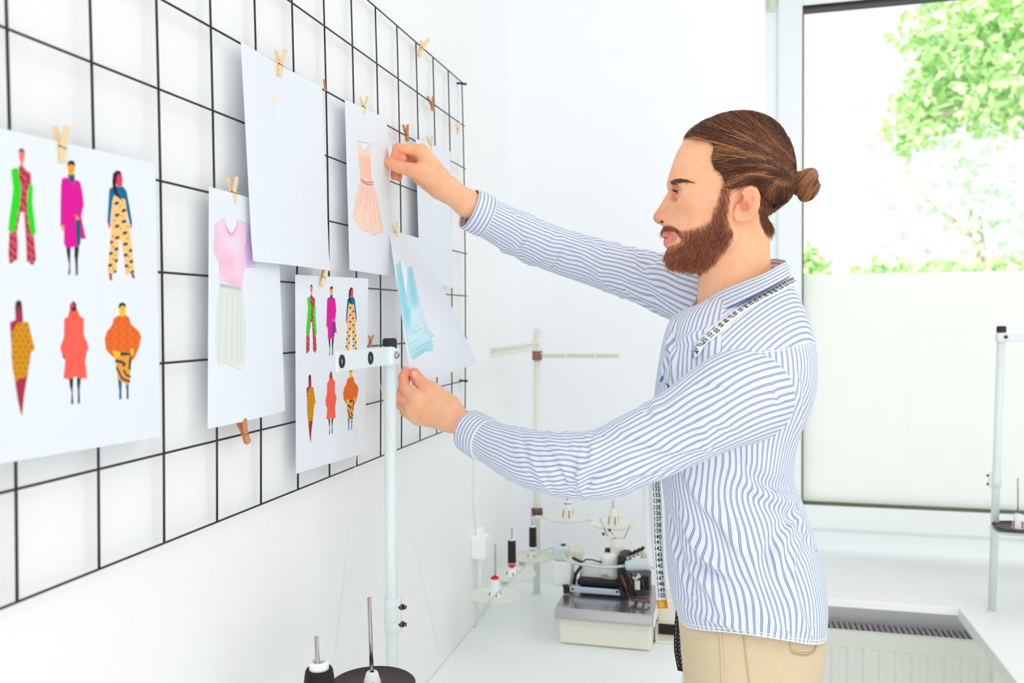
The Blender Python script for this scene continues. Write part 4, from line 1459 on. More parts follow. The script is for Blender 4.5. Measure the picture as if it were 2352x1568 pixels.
# ================================================================== the person
from mathutils.bvhtree import BVHTree
YM = 1.34
M_SKIN = mat('skin', None, 0.5, attr='Col', sss=0.06, spec=0.35, bump=.12, nscale=260)
M_HAIR = mat('hair', None, 0.42, attr='Col', spec=0.4)
H0 = PY(1450 + 700 / 3.136, 230 + 650 / 3.136, YM)
PPM = FPX / ((H0 - CAMP) @ CF)
HS = 1 / 3.136 / PPM
_t = math.radians(4.0)
HF = np.array([-math.cos(_t), -math.sin(_t), 0])
HL = np.array([math.sin(_t), -math.cos(_t), 0])
HU = np.array([0, 0, 1.0])
HM = np.stack([HF, HL, HU])          # rows: local axes in the world


def h2w(P):
    return H0 + np.asarray(P, float) @ HM


def zh(x, y):
    return ((700 - x) * HS, (650 - y) * HS)


def zh3(x, y, l):
    r = ray(1450 + x / 3.136, 230 + y / 3.136)
    p = CAMP + r * (((H0 + HL * l - CAMP) @ HL) / (r @ HL)) - H0
    return (p @ HF, p @ HU)


def zpoly(pts, n=4):
    P = np.array([zh3(*p) if len(p) == 3 else zh(*p) for p in pts])
    k = len(P)
    out = []
    for i in range(k):
        p0, p1, p2, p3 = P[i - 1], P[i], P[(i + 1) % k], P[(i + 2) % k]
        for t in np.arange(n) / n:
            out.append(0.5 * (2 * p1 + (p2 - p0) * t + (2 * p0 - 5 * p1 + 4 * p2 - p3) * t * t + (3 * p1 - p0 - 3 * p2 + p3) * t ** 3))
    return np.array(out)


PROFILE = zpoly([(345, 378), (313, 450), (288, 520), (268, 576), (262, 600), (275, 640), (262, 668), (238, 704), (204, 758), (173, 804), (163, 828), (168, 852), (186, 869), (208, 880), (230, 888), (236, 900), (233, 918), (229, 940), (225, 957), (230, 972), (245, 986), (240, 1000), (238, 1018), (248, 1038), (264, 1056), (262, 1080), (255, 1110), (256, 1150), (272, 1182), (300, 1200), (380, 1216), (448, 1240), (458, 1280), (470, 1340), (480, 1420), (490, 1520), (540, 1640), (700, 1680), (900, 1640), (990, 1500), (985, 1230), (976, 1130), (976, 1050), (985, 990), (1002, 945), (1030, 885), (1058, 800), (1082, 730), (1100, 640), (1106, 520), (1102, 440), (1080, 372), (1046, 297), (998, 229), (935, 176), (860, 146), (800, 139), (720, 142), (630, 161), (540, 197), (462, 244), (402, 296)], 3)


def e_(zx, zy, l, ra, rl, ru):
    a, u = zh(zx, zy)
    return ((a, l, u), (ra, rl, ru))


EYE_C = (*zh(392, 664), 0)
EYE = np.array([zh(388, 676)[0], 0.0305, zh(388, 676)[1]])
EYE_R = 0.0122
def er(x, y):
    return zh3(838 + (x - 836) * .84, 745 + (y - 743) * .87, .078)


EAR_OUT = np.array([er(*p) for p in [(800, 650), (822, 622), (862, 610), (908, 632), (932, 690), (926, 755), (896, 815), (848, 858), (796, 876), (756, 868), (740, 842), (748, 800), (762, 765), (776, 735), (788, 700)]])
EAR_IN = np.array([er(*p) for p in [(815, 690), (845, 660), (880, 668), (893, 715), (880, 770), (850, 805)]])


def head_fn(P):
    a, l, u = P[:, 0], np.abs(P[:, 1]), P[:, 2]
    Q = np.stack([a, l, u], 1)

    def E(zx, zy, ll, ra, rl, ru):
        c, r = e_(zx, zy, ll, ra, rl, ru)
        return ell(Q, c, r)

    def RC(p0, l0, p1, l1, r0, r1):
        A0, U0 = zh(*p0)
        A1, U1 = zh(*p1)
        return rc(Q, (A0, l0, U0), (A1, l1, U1), r0, r1)
    d = E(735, 500, 0, .094, .0745, .083)
    d = smin(d, E(520, 500, 0, .058, .064, .064), .02)           # forehead
    d = smin(d, E(560, 800, 0, .066, .060, .080), .02)           # mid face
    d = smin(d, E(470, 745, .043, .026, .022, .022), .015)       # cheekbones
    d = smin(d, RC((390, 1140), .010, (660, 1010), .050, .019, .020), .018)   # jaw line
    d = smin(d, RC((650, 760), .056, (665, 1010), .049, .018, .018), .016)
    d = smin(d, E(330, 1110, 0, .024, .026, .028), .016)         # chin
    d = smin(d, E(440, 980, 0, .0435, .037, .05), .02)            # muzzle
    d = smin(d, RC((335, 604), .006, (375, 598), .040, .012, .011), .010)     # brow
    # nose
    nose = RC((300, 640), 0, (232, 800), 0, .0095, .0105)
    nose = smin(nose, E(212, 825, 0, .0105, .0115, .0115), .006)
    nose = smin(nose, E(262, 842, .0115, .0125, .0072, .0095), .005)
    d = smin(d, nose, .008)
    # lips
    d = smin(d, E(278, 968, 0, .0135, .0230, .0050), .004)
    d = smin(d, E(282, 1012, 0, .0138, .0200, .0056), .004)
    # sockets, mouth line, nostrils, philtrum
    d = smax(d, -E(330, 678, .031, .016, .0175, .0115), .010)
    d = smax(d, -E(268, 988, 0, .013, .024, .0012), .003)
    d = smax(d, -E(256, 866, .0125, .0085, .0050, .0034), .0015)
    d = smax(d, -E(316, 846, .0205, .0045, .0035, .011), .006)    # crease behind the wing of the nose
    d = smax(d, -E(352, 1000, .0215, .008, .004, .009), .005)    # mouth corner
    # silhouette of the face, seen from the side
    d = smax(d, poly2(a, u, PROFILE).astype(np.float32), .0015)
    # eyelids: a shell round the eyeball open to the front
    q = Q - EYE.astype(np.float32)
    rr = np.linalg.norm(q, axis=1)
    lid = np.abs(rr - (EYE_R + .0009)) - .0011
    ang_up = np.arctan2(q[:, 2], q[:, 0] + 1e-9)
    cv = 1 - (q[:, 1] / .0118) ** 2
    opn = np.maximum(np.maximum(q[:, 2] - .0047 * cv, -q[:, 2] - .0036 * cv), -(q[:, 0] - .0005))
    lid = smax(lid, -opn, .0008)
    d = smin(d, lid, .0022)
    d = smax(d, -(rr - EYE_R + .0002), .0006)
    # neck
    n0 = rc(Q, (*[zh(735, 1700)[0], 0], zh(735, 1700)[1]), (zh(760, 1000)[0], 0, zh(760, 1000)[1]), .060, .0535)
    n0 = smin(n0, RC((860, 860), .030, (640, 1480), .012, .016, .014), .015)
    n0 = smax(n0, poly2(a, u, PROFILE).astype(np.float32), .002)
    d = smin(d, n0, .012)
    # ear
    w = l - (.0705 + .20 * (zh(760, 0)[0] - a))
    d2 = poly2(a, u, EAR_OUT).astype(np.float32)
    ear = smax(d2 + .002, np.abs(w) - .0025, .002)
    rim = np.full(len(a), 9.0, np.float32)
    for i in range(12):
        p, q_ = EAR_OUT[i], EAR_OUT[i + 1]
        c0, c1 = (p[0], .0705 + .20 * (zh(760, 0)[0] - p[0]) + .002, p[1]), (q_[0], .0705 + .20 * (zh(760, 0)[0] - q_[0]) + .002, q_[1])
        r_ = .0030 if i < 8 else .0042
        rim = np.minimum(rim, rc(Q, c0, c1, r_, r_))
    ear = smin(ear, rim, .003)
    for i in range(5):
        p, q_ = EAR_IN[i], EAR_IN[i + 1]
        ear = smin(ear, rc(Q, (p[0], .0735 + .20 * (zh(760, 0)[0] - p[0]), p[1]), (q_[0], .0735 + .20 * (zh(760, 0)[0] - q_[0]), q_[1]), .0024, .0024), .002)
    ear = smin(ear, ell(Q, (er(760, 778)[0], .0722, er(760, 778)[1]), (.0036, .0032, .005)), .003)      # tragus
    ear = smin(ear, ell(Q, (er(785, 850)[0], .0715, er(785, 850)[1]), (.0075, .0038, .006)), .004)       # lobe
    back = rc(Q, (er(840, 740)[0], .06, er(840, 740)[1]), (er(840, 740)[0], .071, er(840, 740)[1]), .009, .007)
    ear = smin(ear, back, .004)
    ear = smax(ear, -ell(Q, (er(806, 765)[0], .0800, er(806, 765)[1]), (.0072, .0105, .0092)), .002)
    ear = smax(ear, -ell(Q, (er(862, 690)[0], .0835, er(862, 690)[1]), (.0048, .0085, .0088)), .0015)
    return smin(d, ear, .003)


def blob(P, c, r, M=None):
    return np.exp(-(((P - np.asarray(c)) / np.asarray(r)) ** 2).sum(1))


SK = np.array(lin((244, 190, 152)))
SKR = np.array(lin((214, 112, 88)))
V, Q = surf(head_fn, (-.135, -.105, -.235), (.13, .105, .13), .0015)
keep = V[:, 2] > -.232
P = V.copy()
P[:, 1] = np.abs(P[:, 1])
col = np.tile(SK, (len(V), 1))


def tint(c, w):
    global col
    w = np.clip(w, 0, 1)[:, None]
    col = col * (1 - w) + np.array(lin(c)) * w


tint((224, 128, 100), .75 * blob(P, (zh(215, 830)[0], 0, zh(215, 830)[1]), (.022, .02, .018)))
tint((232, 150, 116), .35 * blob(P, (zh(420, 800)[0], .045, zh(420, 800)[1]), (.03, .03, .025)))
tint((232, 146, 112), .5 * blob(P, (er(835, 745)[0], .08, er(835, 745)[1]), (.016, .02, .02)))
tint((214, 112, 90), .6 * blob(P, (er(806, 765)[0], .072, er(806, 765)[1]), (.006, .008, .008)))
LIPU = zpoly([(215, 950), (262, 948), (300, 962, .02), (346, 990, .028), (300, 990, .02), (240, 988)], 3)
LIPL = zpoly([(240, 988), (300, 990, .02), (346, 991, .028), (312, 1026, .022), (262, 1044), (225, 1030)], 3)
lipm = np.clip(.5 - poly2(P[:, 0], P[:, 2], LIPU) / .0022, 0, 1) * (P[:, 1] < .036)
lipm2 = np.clip(.5 - poly2(P[:, 0], P[:, 2], LIPL) / .0022, 0, 1) * (P[:, 1] < .036)
tint((110, 36, 30), .95 * blob(P, (zh(256, 867)[0], .0095, zh(256, 867)[1]), (.0085, .0055, .0034)))
tint((216, 116, 116), .8 * np.maximum(lipm, lipm2))
BEARD = zpoly([(652, 620, .07), (700, 620, .072), (706, 740, .07), (694, 860, .068), (722, 930, .064), (730, 985, .06), (700, 1060, .052), (640, 1140, .045), (560, 1215, .035), (500, 1252, .03), (440, 1255, .02), (300, 1230), (240, 1190), (225, 1110), (240, 1062), (300, 1040), (352, 1030), (356, 985), (330, 960), (300, 942), (262, 948), (222, 958), (205, 930), (228, 896), (290, 908), (345, 945), (385, 945, .035), (440, 925, .045), (520, 900, .055), (572, 860, .06), (590, 790, .064), (620, 730, .067)], 2)
bd = poly2(P[:, 0], P[:, 2], BEARD)
front = np.where((P[:, 0] > zh(330, 0)[0]) & (P[:, 2] > zh(0, 1035)[1]) & (P[:, 2] < zh(0, 960)[1]) & (P[:, 1] < .012), 0.0, 1.0)
tint((170, 100, 72), .70 * np.clip(.5 - bd / .006, 0, 1) * np.where((lipm > .5) | (lipm2 > .5), 0, 1))
SCALP = zpoly([(395, 300), (470, 282, .03), (560, 292, .05), (600, 350, .06), (585, 420, .065), (600, 500, .068), (655, 540, .07), (668, 620, .07), (700, 690, .07), (740, 640, .07), (800, 615, .07), (900, 610, .07), (945, 690, .068), (940, 780, .064), (960, 900, .055), (985, 985), (1010, 960), (1045, 880), (1090, 760), (1140, 700), (1150, 450), (1100, 330), (1030, 200), (900, 110), (720, 105), (540, 160), (430, 235)], 2)
sd = poly2(P[:, 0], P[:, 2], SCALP)
tint((128, 78, 52), .8 * np.clip(.5 - sd / .010, 0, 1) * (P[:, 1] < .0725))
tint((240, 184, 148), .5 * blob(P, (zh(420, 480)[0], .03, zh(420, 480)[1]), (.04, .04, .035)))
mesh_parts = [(h2w(V), Q, col)]

# ---------------------------------------------------------------- hands
RS = np.array(lin((226, 122, 96)))


def hand_points(ox, oy, Y0):
    def f(zx, zy, dy):
        return PY(ox + zx / 5.808, oy + zy / 5.808, Y0 + dy / 1000.0)
    return f


def make_hand(hp, palm, fingers, fk=.0016, h=.00115, cut=None, pk=.009):
    pr = [(hp(*a[:3]), hp(*b[:3]), a[3] / 1000, b[3] / 1000) for a, b in palm]
    fr = [[(hp(*c[i][:3]), hp(*c[i + 1][:3]), c[i][3] / 1000, c[i + 1][3] / 1000) for i in range(len(c) - 1)] for c in fingers]

    def fn(P):
        d = None
        for a, b, r1, r2 in pr:
            q = rc(P, a, b, r1, r2)
            d = q if d is None else smin(d, q, pk)
        fs = None
        for ch in fr:
            c = None
            for a, b, r1, r2 in ch:
                q = rc(P, a, b, r1, r2)
                c = q if c is None else smin(c, q, .0022)
            for k in range(len(ch) - 1):
                J, r = ch[k][1], ch[k][3]
                ax = ch[k + 1][1] - ch[k][0]
                ax = (ax / np.linalg.norm(ax)).astype(np.float32)
                q = P - J.astype(np.float32)
                t = q @ ax
                near_ = np.clip(1.5 - np.linalg.norm(q, axis=1) / (r * 1.1), 0, 1)
                c = c + .0008 * near_ * (np.exp(-((t - .0014) / .0007) ** 2) + np.exp(-((t + .0014) / .0007) ** 2))
            fs = c if fs is None else smin(fs, c, fk)
        return smin(d, fs, .0055)
    pts = np.array([p for a, b, _, _ in pr for p in (a, b)] + [p for ch in fr for a, b, _, _ in ch for p in (a, b)])
    V, Q = surf(fn, pts.min(0) - .036, pts.max(0) + .036, h)
    col = np.tile(SK, (len(V), 1))
    # redder finger tips and knuckles
    for ch in fr:
        for k, (a, b, r1, r2) in enumerate(ch):
            w = .45 * np.exp(-(np.linalg.norm(V - b, axis=1) / (.012 if k < len(ch) - 1 else .014)) ** 2)
            col = col * (1 - w[:, None]) + RS * w[:, None]
    return V, Q, col, fn


RHY = 1.412
hpR = hand_points(840, 290, RHY)
R_palm = [((1520, 1110, 16, 21), (1360, 1030, 11, 23)), ((1360, 1030, 11, 23), (1100, 850, 8, 22)),
          ((1100, 840, 4, 21), (745, 335, 2, 13)), ((1090, 850, 14, 20), (730, 370, 20, 12.5)), ((1080, 860, 24, 18), (700, 430, 37, 11.5)), ((1060, 870, 32, 16), (670, 520, 50, 10.5)),
          ((1020, 790, -2, 18), (730, 610, -7, 14)), ((960, 850, 26, 16), (680, 660, 42, 12)), ((800, 520, 10, 14), (760, 600, 28, 14))]
R_f = [[(740, 325, 2, 11.5), (428, 292, 0, 9.2), (395, 400, 0, 8), (500, 432, -2, 7.2)],
       [(725, 370, 20, 11.5), (450, 318, 20, 9.2), (410, 450, 19, 8), (500, 500, 15, 7.4)],
       [(695, 430, 37, 10.5), (440, 390, 38, 8.8), (385, 540, 36, 7.6), (385, 668, 32, 7)],
       [(665, 520, 50, 9.5), (470, 480, 52, 8), (440, 600, 50, 7), (440, 690, 46, 6.4)],
       [(760, 610, -8, 14), (620, 585, -9, 12.5), (440, 540, -7, 11.2), (325, 486, -4, 10.6)]]
Vr, Qr, Cr, fnR = make_hand(hpR, R_palm, R_f)
mesh_parts.append((Vr, Qr, Cr))
LHY = 1.322
hpL = hand_points(840, 780, LHY)
L_palm = [((1530, 1230, -22, 20), (1350, 1150, -13, 22)), ((1350, 1150, -13, 22), (1140, 1030, -4, 22)),
          ((1150, 960, 2, 20), (690, 795, 0, 11.5)), ((1150, 1010, -2, 20), (640, 885, 0, 11.5)), ((1140, 1060, 2, 19), (625, 975, 8, 11)), ((1130, 1100, 8, 17), (690, 1050, 16, 10.5)),
          ((700, 800, -5, 10.5), (660, 800, -5, 10)), ((640, 895, -6, 10.5), (610, 895, -5, 10)), ((620, 985, 2, 10), (600, 985, 3, 9.5)),
          ((1120, 860, 12, 17), (900, 690, 14, 13.5)), ((980, 800, 6, 15), (760, 720, 8, 11))]
L_f = [[(690, 790, -2, 12), (515, 640, 2, 9.6), (500, 505, 6, 8.4), (532, 412, 9, 7.4)],
       [(640, 880, -2, 12), (470, 765, 6, 9.4), (500, 620, 16, 8.2), (545, 520, 20, 7.4)],
       [(625, 970, 6, 11.5), (452, 850, 16, 9), (490, 720, 26, 7.8), (550, 640, 28, 7)],
       [(690, 1050, 16, 10.5), (520, 960, 28, 8.2), (510, 850, 36, 7.2), (560, 770, 38, 6.6)],
       [(920, 700, 14, 14), (870, 655, 15, 12.6), (735, 572, 16, 11), (648, 450, 16, 9.8)]]
Vl, Ql, Cl, fnL = make_hand(hpL, L_palm, L_f)
mesh_parts.append((Vl, Ql, Cl))

# finger nails (linked to the person below)
NAILS = []


def nail(hp, c, t, r, n_off):
    """c: nail middle (zoom px, dy), t: toward the tip, r: half sizes mm"""
    a, b = hp(*c), hp(*t)
    y_ = (b - a) / np.linalg.norm(b - a)
    n_ = np.asarray(n_off, float)
    n_ = n_ - y_ * (n_ @ y_)
    n_ /= np.linalg.norm(n_)
    x_ = np.cross(y_, n_)
    NAILS.append((a, x_, y_, n_, r))


nail(hpR, (350, 472, -15.6), (305, 455, -14.6), (.0052, .0066), (-.1, -1, .55))
nail(hpL, (656, 464, 5.4), (641, 432, 5.6), (.0050, .0062), (.35, -1, .45))

# ---------------------------------------------------------------- the rest of the body, under the clothes
SHN, ELN, WRN = PY(1745, 880, 1.215), PY(1375, 1068, 1.165), hpL(1310, 1130, -12)
SHF, ELF, WRF = PY(1600, 700, 1.47), PY(1350, 598, 1.535), hpR(1330, 1010, 10)
ARM_N = catmull(np.array([PY(*p) for p in [(1752, 902, 1.225), (1650, 936, 1.165), (1460, 1033, 1.158), (1378, 1066, 1.163), (1205, 1048, 1.230), (1118, 1012, 1.282), (1098, 1000, 1.293)]]), 16)
ARM_F = catmull(np.array([PY(*p) for p in [(1600, 685, 1.48), (1520, 650, 1.51), (1430, 622, 1.53), (1340, 594, 1.535), (1260, 567, 1.52), (1115, 497, 1.445), (1096, 489, 1.435)]]), 16)
AR = np.linspace(.036, .0205, 16)


def body_fn(P):
    d = ell(P, (.635, YM, 1.24), (.072, .125, .24))
    d = smin(d, ell(P, (.655, YM, .98), (.076, .125, .12)), .03)
    d = smin(d, rc(P, (.64, YM, 1.42), h2w((-.008, 0, -.20)), .06, .052), .03)
    for pts in (ARM_N, ARM_F):
        d = smin(d, rc(P, (.645, pts[0][1] * .6 + YM * .4, 1.43), pts[0], .04, .038), .03)
        for k in range(len(pts) - 1):
            d = smin(d, rc(P, pts[k], pts[k + 1], AR[k], AR[k + 1]), .006)
    for y in (YM - .085, YM + .085):
        d = smin(d, rc(P, (.665, y, .92), (.66, y, .5), .068, .048), .03)
        d = smin(d, rc(P, (.66, y, .5), (.675, y, .09), .046, .034), .02)
        d = smin(d, rc(P, (.675, y, .06), (.54, y - .01 * (1 if y < YM else -1), .045), .03, .024), .02)
    return d


V, Q = surf(body_fn, (.10, 1.0, .0), (.86, 1.68, 1.60), .008)
mesh_parts.append((V, Q, np.tile(SK, (len(V), 1))))
off, VV, QQ, CC = 0, [], [], []
for v_, q_, c_ in mesh_parts:
    VV.append(v_)
    QQ.append(q_ + off)
    CC.append(c_)
    off += len(v_)
me = np_mesh('person', np.concatenate(VV), np.concatenate(QQ), M_SKIN, True, None, np.concatenate(CC))
person = link_mesh('person', me, None, (.655, YM, 0))
props(person, 'bearded person with a hair bun in a striped shirt holding a drawing against the grid', 'person')

M_NAIL = mat('fingernail', (244, 186, 170), .25)
for a, x_, y_, n_, r in NAILS:
    vs, fs = [], []
    for j in range(9):
        for i in range(9):
            u, v = i / 4 - 1, j / 4 - 1
            sx = u * math.sqrt(max(1 - .35 * v * v, 0)) * (1 if v < .3 else math.sqrt(max(1 - ((v - .3) / .75) ** 2, .05)))
            vs.append(a + x_ * sx * r[0] + y_ * v * r[1] - n_ * (.0030 * sx * sx + .0006 * v * v))
    k = len(vs)
    vs += [p - n_ * .0006 for p in vs]
    for j in range(8):
        for i in range(8):
            q = j * 9 + i
            fs += [(q, q + 1, q + 10, q + 9), (k + q + 9, k + q + 10, k + q + 1, k + q)]
    mb = MB().add(vs, fs, 0, True)
    mb.build('fingernail', M_NAIL, person)

# ---------------------------------------------------------------- eyes
M_EYEW = mat('eye_white', (240, 238, 236), .2)
M_IRIS = mat('iris', (92, 112, 128), .15)
M_PUP = mat('pupil', (10, 10, 12), .1)
for sgn in (1, -1):
    c = EYE * (1, sgn, 1)
    gaze = np.array([math.cos(.30), .30 * (1 if sgn > 0 else .3), -.12])
    gaze /= np.linalg.norm(gaze)
    mb = MB()
    prof = []
    for th in np.linspace(0.001, PI, 40):
        prof.append((EYE_R * math.sin(th), EYE_R * math.cos(th)))
    vs, fs = [], []
    n = 32
    g0 = np.cross(gaze, (0, 0, 1.0))
    g0 /= np.linalg.norm(g0)
    g1 = np.cross(g0, gaze)
    for r_, h_ in prof:
        for i in range(n):
            t = i * 2 * PI / n
            vs.append(h2w(c + gaze * h_ + (g0 * math.cos(t) + g1 * math.sin(t)) * r_))
    fm_ = []
    for j in range(len(prof) - 1):
        for i in range(n):
            fs.append((j * n + i, j * n + (i + 1) % n, (j + 1) * n + (i + 1) % n, (j + 1) * n + i))
            th = (j + .5) / 39 * PI
            fm_.append(2 if th < .19 else (1 if th < .50 else 0))
    me = np_mesh('eye', np.array(vs), np.array(fs), [M_EYEW, M_IRIS, M_PUP], True, None, None, fm_)
    link_mesh('eye', me, person)

# ---------------------------------------------------------------- hair
HAIRP = zpoly([(383, 300), (470, 283, .03), (556, 290, .05), (590, 345, .06), (580, 410, .066), (592, 490, .068), (648, 532, .07), (672, 600, .07), (690, 640, .07), (742, 636, .072), (792, 616, .074), (862, 606, .074), (920, 622, .073), (950, 690, .07), (1000, 722, .06), (1060, 748, .04), (1112, 742), (1138, 600), (1132, 470), (1106, 370), (1071, 290), (1021, 211), (951, 156), (861, 126), (800, 118), (720, 121), (620, 141), (520, 181), (440, 231)], 3)


def cap_fn(P):
    a, l, u = P[:, 0], np.abs(P[:, 1]), P[:, 2]
    Q = np.stack([a, l, u], 1)
    c, r = e_(738, 500, 0, .101, .0790, .092)
    d = ell(Q, c, r)
    c, r = e_(520, 480, 0, .066, .066, .072)
    d = smin(d, ell(Q, c, r), .02)
    c, r = e_(1000, 600, 0, .035, .046, .04)
    d = smin(d, ell(Q, c, r), .03)
    return smax(d, poly2(a, u, HAIRP).astype(np.float32), .004)


V, Q = surf(cap_fn, (-.12, -.095, -.03), (.085, .095, .125), .0022)
HC = [np.array(lin(c)) for c in ((82, 46, 28), (118, 70, 42), (150, 96, 58), (182, 126, 80), (104, 58, 36), (66, 36, 24))]
capcol = np.tile(np.array(lin((84, 48, 30))), (len(V), 1))
BUN = np.array([zh(1128, 610)[0], 0, zh(1128, 610)[1]])
rs = np.random.default_rng(21)


def cap_full(P):
    """the cap without its hairline cut, to run the strands along"""
    a, l, u = P[:, 0], np.abs(P[:, 1]), P[:, 2]
    Q = np.stack([a, l, u], 1)
    c, r = e_(738, 500, 0, .101, .0790, .092)
    d = ell(Q, c, r)
    c, r = e_(520, 480, 0, .066, .066, .072)
    d = smin(d, ell(Q, c, r), .02)
    c, r = e_(1000, 600, 0, .035, .046, .04)
    d = smin(d, ell(Q, c, r), .03)
    return smax(d, poly2(a, u, HAIRP_OUT).astype(np.float32), .006)


HAIRP_OUT = zpoly([(383, 290), (300, 420), (300, 760), (500, 900), (760, 900), (1000, 800), (1112, 745), (1138, 600), (1132, 470), (1106, 370), (1071, 290), (1021, 211), (951, 156), (861, 126), (800, 118), (720, 121), (620, 141), (520, 181), (440, 231)], 3)
starts = []
HL_near = [(386, 300), (430, 290), (500, 290), (560, 306), (592, 365), (582, 430), (570, 490), (600, 525), (648, 560), (672, 625), (668, 665), (742, 668), (800, 645), (870, 635), (925, 655), (955, 720), (1010, 742), (1070, 752)]
hl = catmull(np.array(HL_near, float), 1200)
for i in range(8200):
    if i < 2200:
        p = hl[int(rs.random() ** 1.0 * 1199)] + rs.normal(0, 5, 2)
        l = .055 if p[0] < 420 else .072
        if p[0] < 480:
            l = rs.random() * .062
    else:
        p = np.array([rs.uniform(390, 1080), rs.uniform(118, 740)])
        l = .07 if rs.random() < .6 else rs.uniform(0, .06)
        if i % 5 == 1:
            p = np.array([rs.uniform(935, 1085), rs.uniform(660, 748)])
            l = rs.uniform(.01, .07)
        if i % 3 == 0:
            p = np.array([rs.uniform(400, 1000), rs.uniform(110, 330)])
            l = rs.uniform(0, .07)
    a, u = zh(*p)
    starts.append((a, l * (1 if rs.random() < .68 else -1), u))
starts = np.array(starts, np.float32)
inside = poly2(starts[:, 0], starts[:, 2], HAIRP) < .004
starts = starts[inside]
S0 = project(cap_full, starts, .0002, 8)
K = 16
ts = np.linspace(0, 1, K)
paths = np.zeros((len(S0), K, 3), np.float32)
lift = rs.random(len(S0)) * .0016
tlen = np.where(rs.random(len(S0)) < .55, 1.0, rs.uniform(.5, 1, len(S0)))
bt = BUN + rs.normal(0, .0085, (len(S0), 3)) * (.3, 1, 1.0)
wav = rs.normal(0, .0009, len(S0))
for k in range(K):
    t = ts[k] * tlen
    sag = .10 * np.sin(PI * t) * np.maximum(0, (S0[:, 0] - BUN[0]))
    p = S0 * (1 - t)[:, None] + bt * t[:, None]
    p[:, 2] += sag * .55
    p[:, 2] += wav * np.sin(3.1 * PI * t)
    # keep to the side it grows on
    p[:, 1] += np.sign(S0[:, 1]) * .05 * np.sin(PI * np.clip(t, 0, 1)) * 1.0
    paths[:, k] = project(cap_full, p, 0.0003, 6)
g = grad(cap_full, paths.reshape(-1, 3)).reshape(paths.shape)
paths = paths + g * lift[:, None, None] * np.sin(PI * ts)[None, :, None]
pv = paths[:, 6]
clump = np.sin(pv[:, 2] * 420 + 3 * np.sin(pv[:, 0] * 60)) + .7 * np.sin(pv[:, 2] * 190 + 1.7 + pv[:, 0] * 90) + rs.normal(0, .55, len(S0))
ci = np.select([clump < -.8, clump < -.2, clump < .5, clump < 1.1], [5, 0, 4, 1], 2)
ci = np.where((clump > 1.55), 3, ci)
# dark and light strands follow wavy clumps, each varied at random
cols = np.array(HC)[ci] * rs.uniform(.8, 1.2, len(S0))[:, None]
seg_ = np.linalg.norm(np.diff(paths, axis=1), axis=2).max(1)
earhit = (np.abs(S0[:, 0] - er(836, 743)[0]) < .014) & (S0[:, 2] < er(836, 640)[1])
earp = ((np.abs(paths[:, :, 0] - er(836, 743)[0]) < .016) & (paths[:, :, 2] < er(836, 640)[1]) & (paths[:, :, 2] > er(836, 880)[1])).any(1)
okp = (seg_ < .034) & ~earhit & ~earp & (poly2(S0[:, 0], S0[:, 2], HAIRP) < .005)
paths, cols = paths[okp], cols[okp]
Vs, Fs, Cs = strands(paths, rs.uniform(.00022, .00055, len(paths)), np.r_[.5, np.ones(K - 3), .9, .5], cols)
nv = len(V)
me = np_mesh('hair', np.r_[h2w(V), h2w(Vs)], np.r_[Q, Fs + nv], M_HAIR, True, None, np.r_[capcol, Cs])
hair = link_mesh('hair', me, person)

# bun: an off-centre coil
bc = np.array([zh(1222, 608)[0], 0.004, zh(1222, 608)[1]])
bx = np.array([.73, 0, .62])        # short axis of the coil in the side view
bx = np.array([math.cos(.75), 0, math.sin(.75)])
by = np.array([-math.sin(.75), 0, math.cos(.75)])
bz = np.array([0, 1.0, 0])


def bun_fn(P):
    q = P - bc.astype(np.float32)
    L = np.stack([q @ bx, q @ by, q @ bz], 1)
    d = ell(L, (0.0, .0, 0), (.0150, .0225, .0215))
    d = smin(d, ell(L, (-.014, -.006, .0), (.013, .0185, .018)), .004)
    d = smin(d, rc(P, BUN, bc, .016, .014), .006)
    return d


V, Q = surf(bun_fn, bc - .06, bc + .06, .002)
nb_ = 420
th0 = rs.uniform(0, 2 * PI, nb_)
px_ = rs.normal(0, .55, nb_)
K = 18
pp = np.zeros((nb_, K, 3), np.float32)
for k in range(K):
    th = th0 + 2.6 * k / K
    x_ = px_ + .25 * np.sin(th * 1.0)
    L = np.stack([.024 * np.sin(np.clip(x_, -1.4, 1.4)) - .008, .03 * np.cos(th) * np.cos(x_ * .8), .03 * np.sin(th) * np.cos(x_ * .8)], 1)
    pp[:, k] = project(bun_fn, bc + L[:, :1] * bx + L[:, 1:2] * by + L[:, 2:] * bz, .0003, 6)
cols = np.array(HC)[rs.choice([1, 2, 3, 3, 4, 2], nb_)] * rs.uniform(.8, 1.25, nb_)[:, None]
Vs, Fs, Cs = strands(pp, rs.uniform(.0004, .0009, nb_), np.r_[.3, np.ones(K - 2), .3], cols)
me = np_mesh('hair_bun', np.r_[h2w(V), h2w(Vs)], np.r_[Q, Fs + len(V)], M_HAIR, True, None, np.r_[np.tile(np.array(lin((122, 76, 46))), (len(V), 1)), Cs])
link_mesh('hair_bun', me, hair)


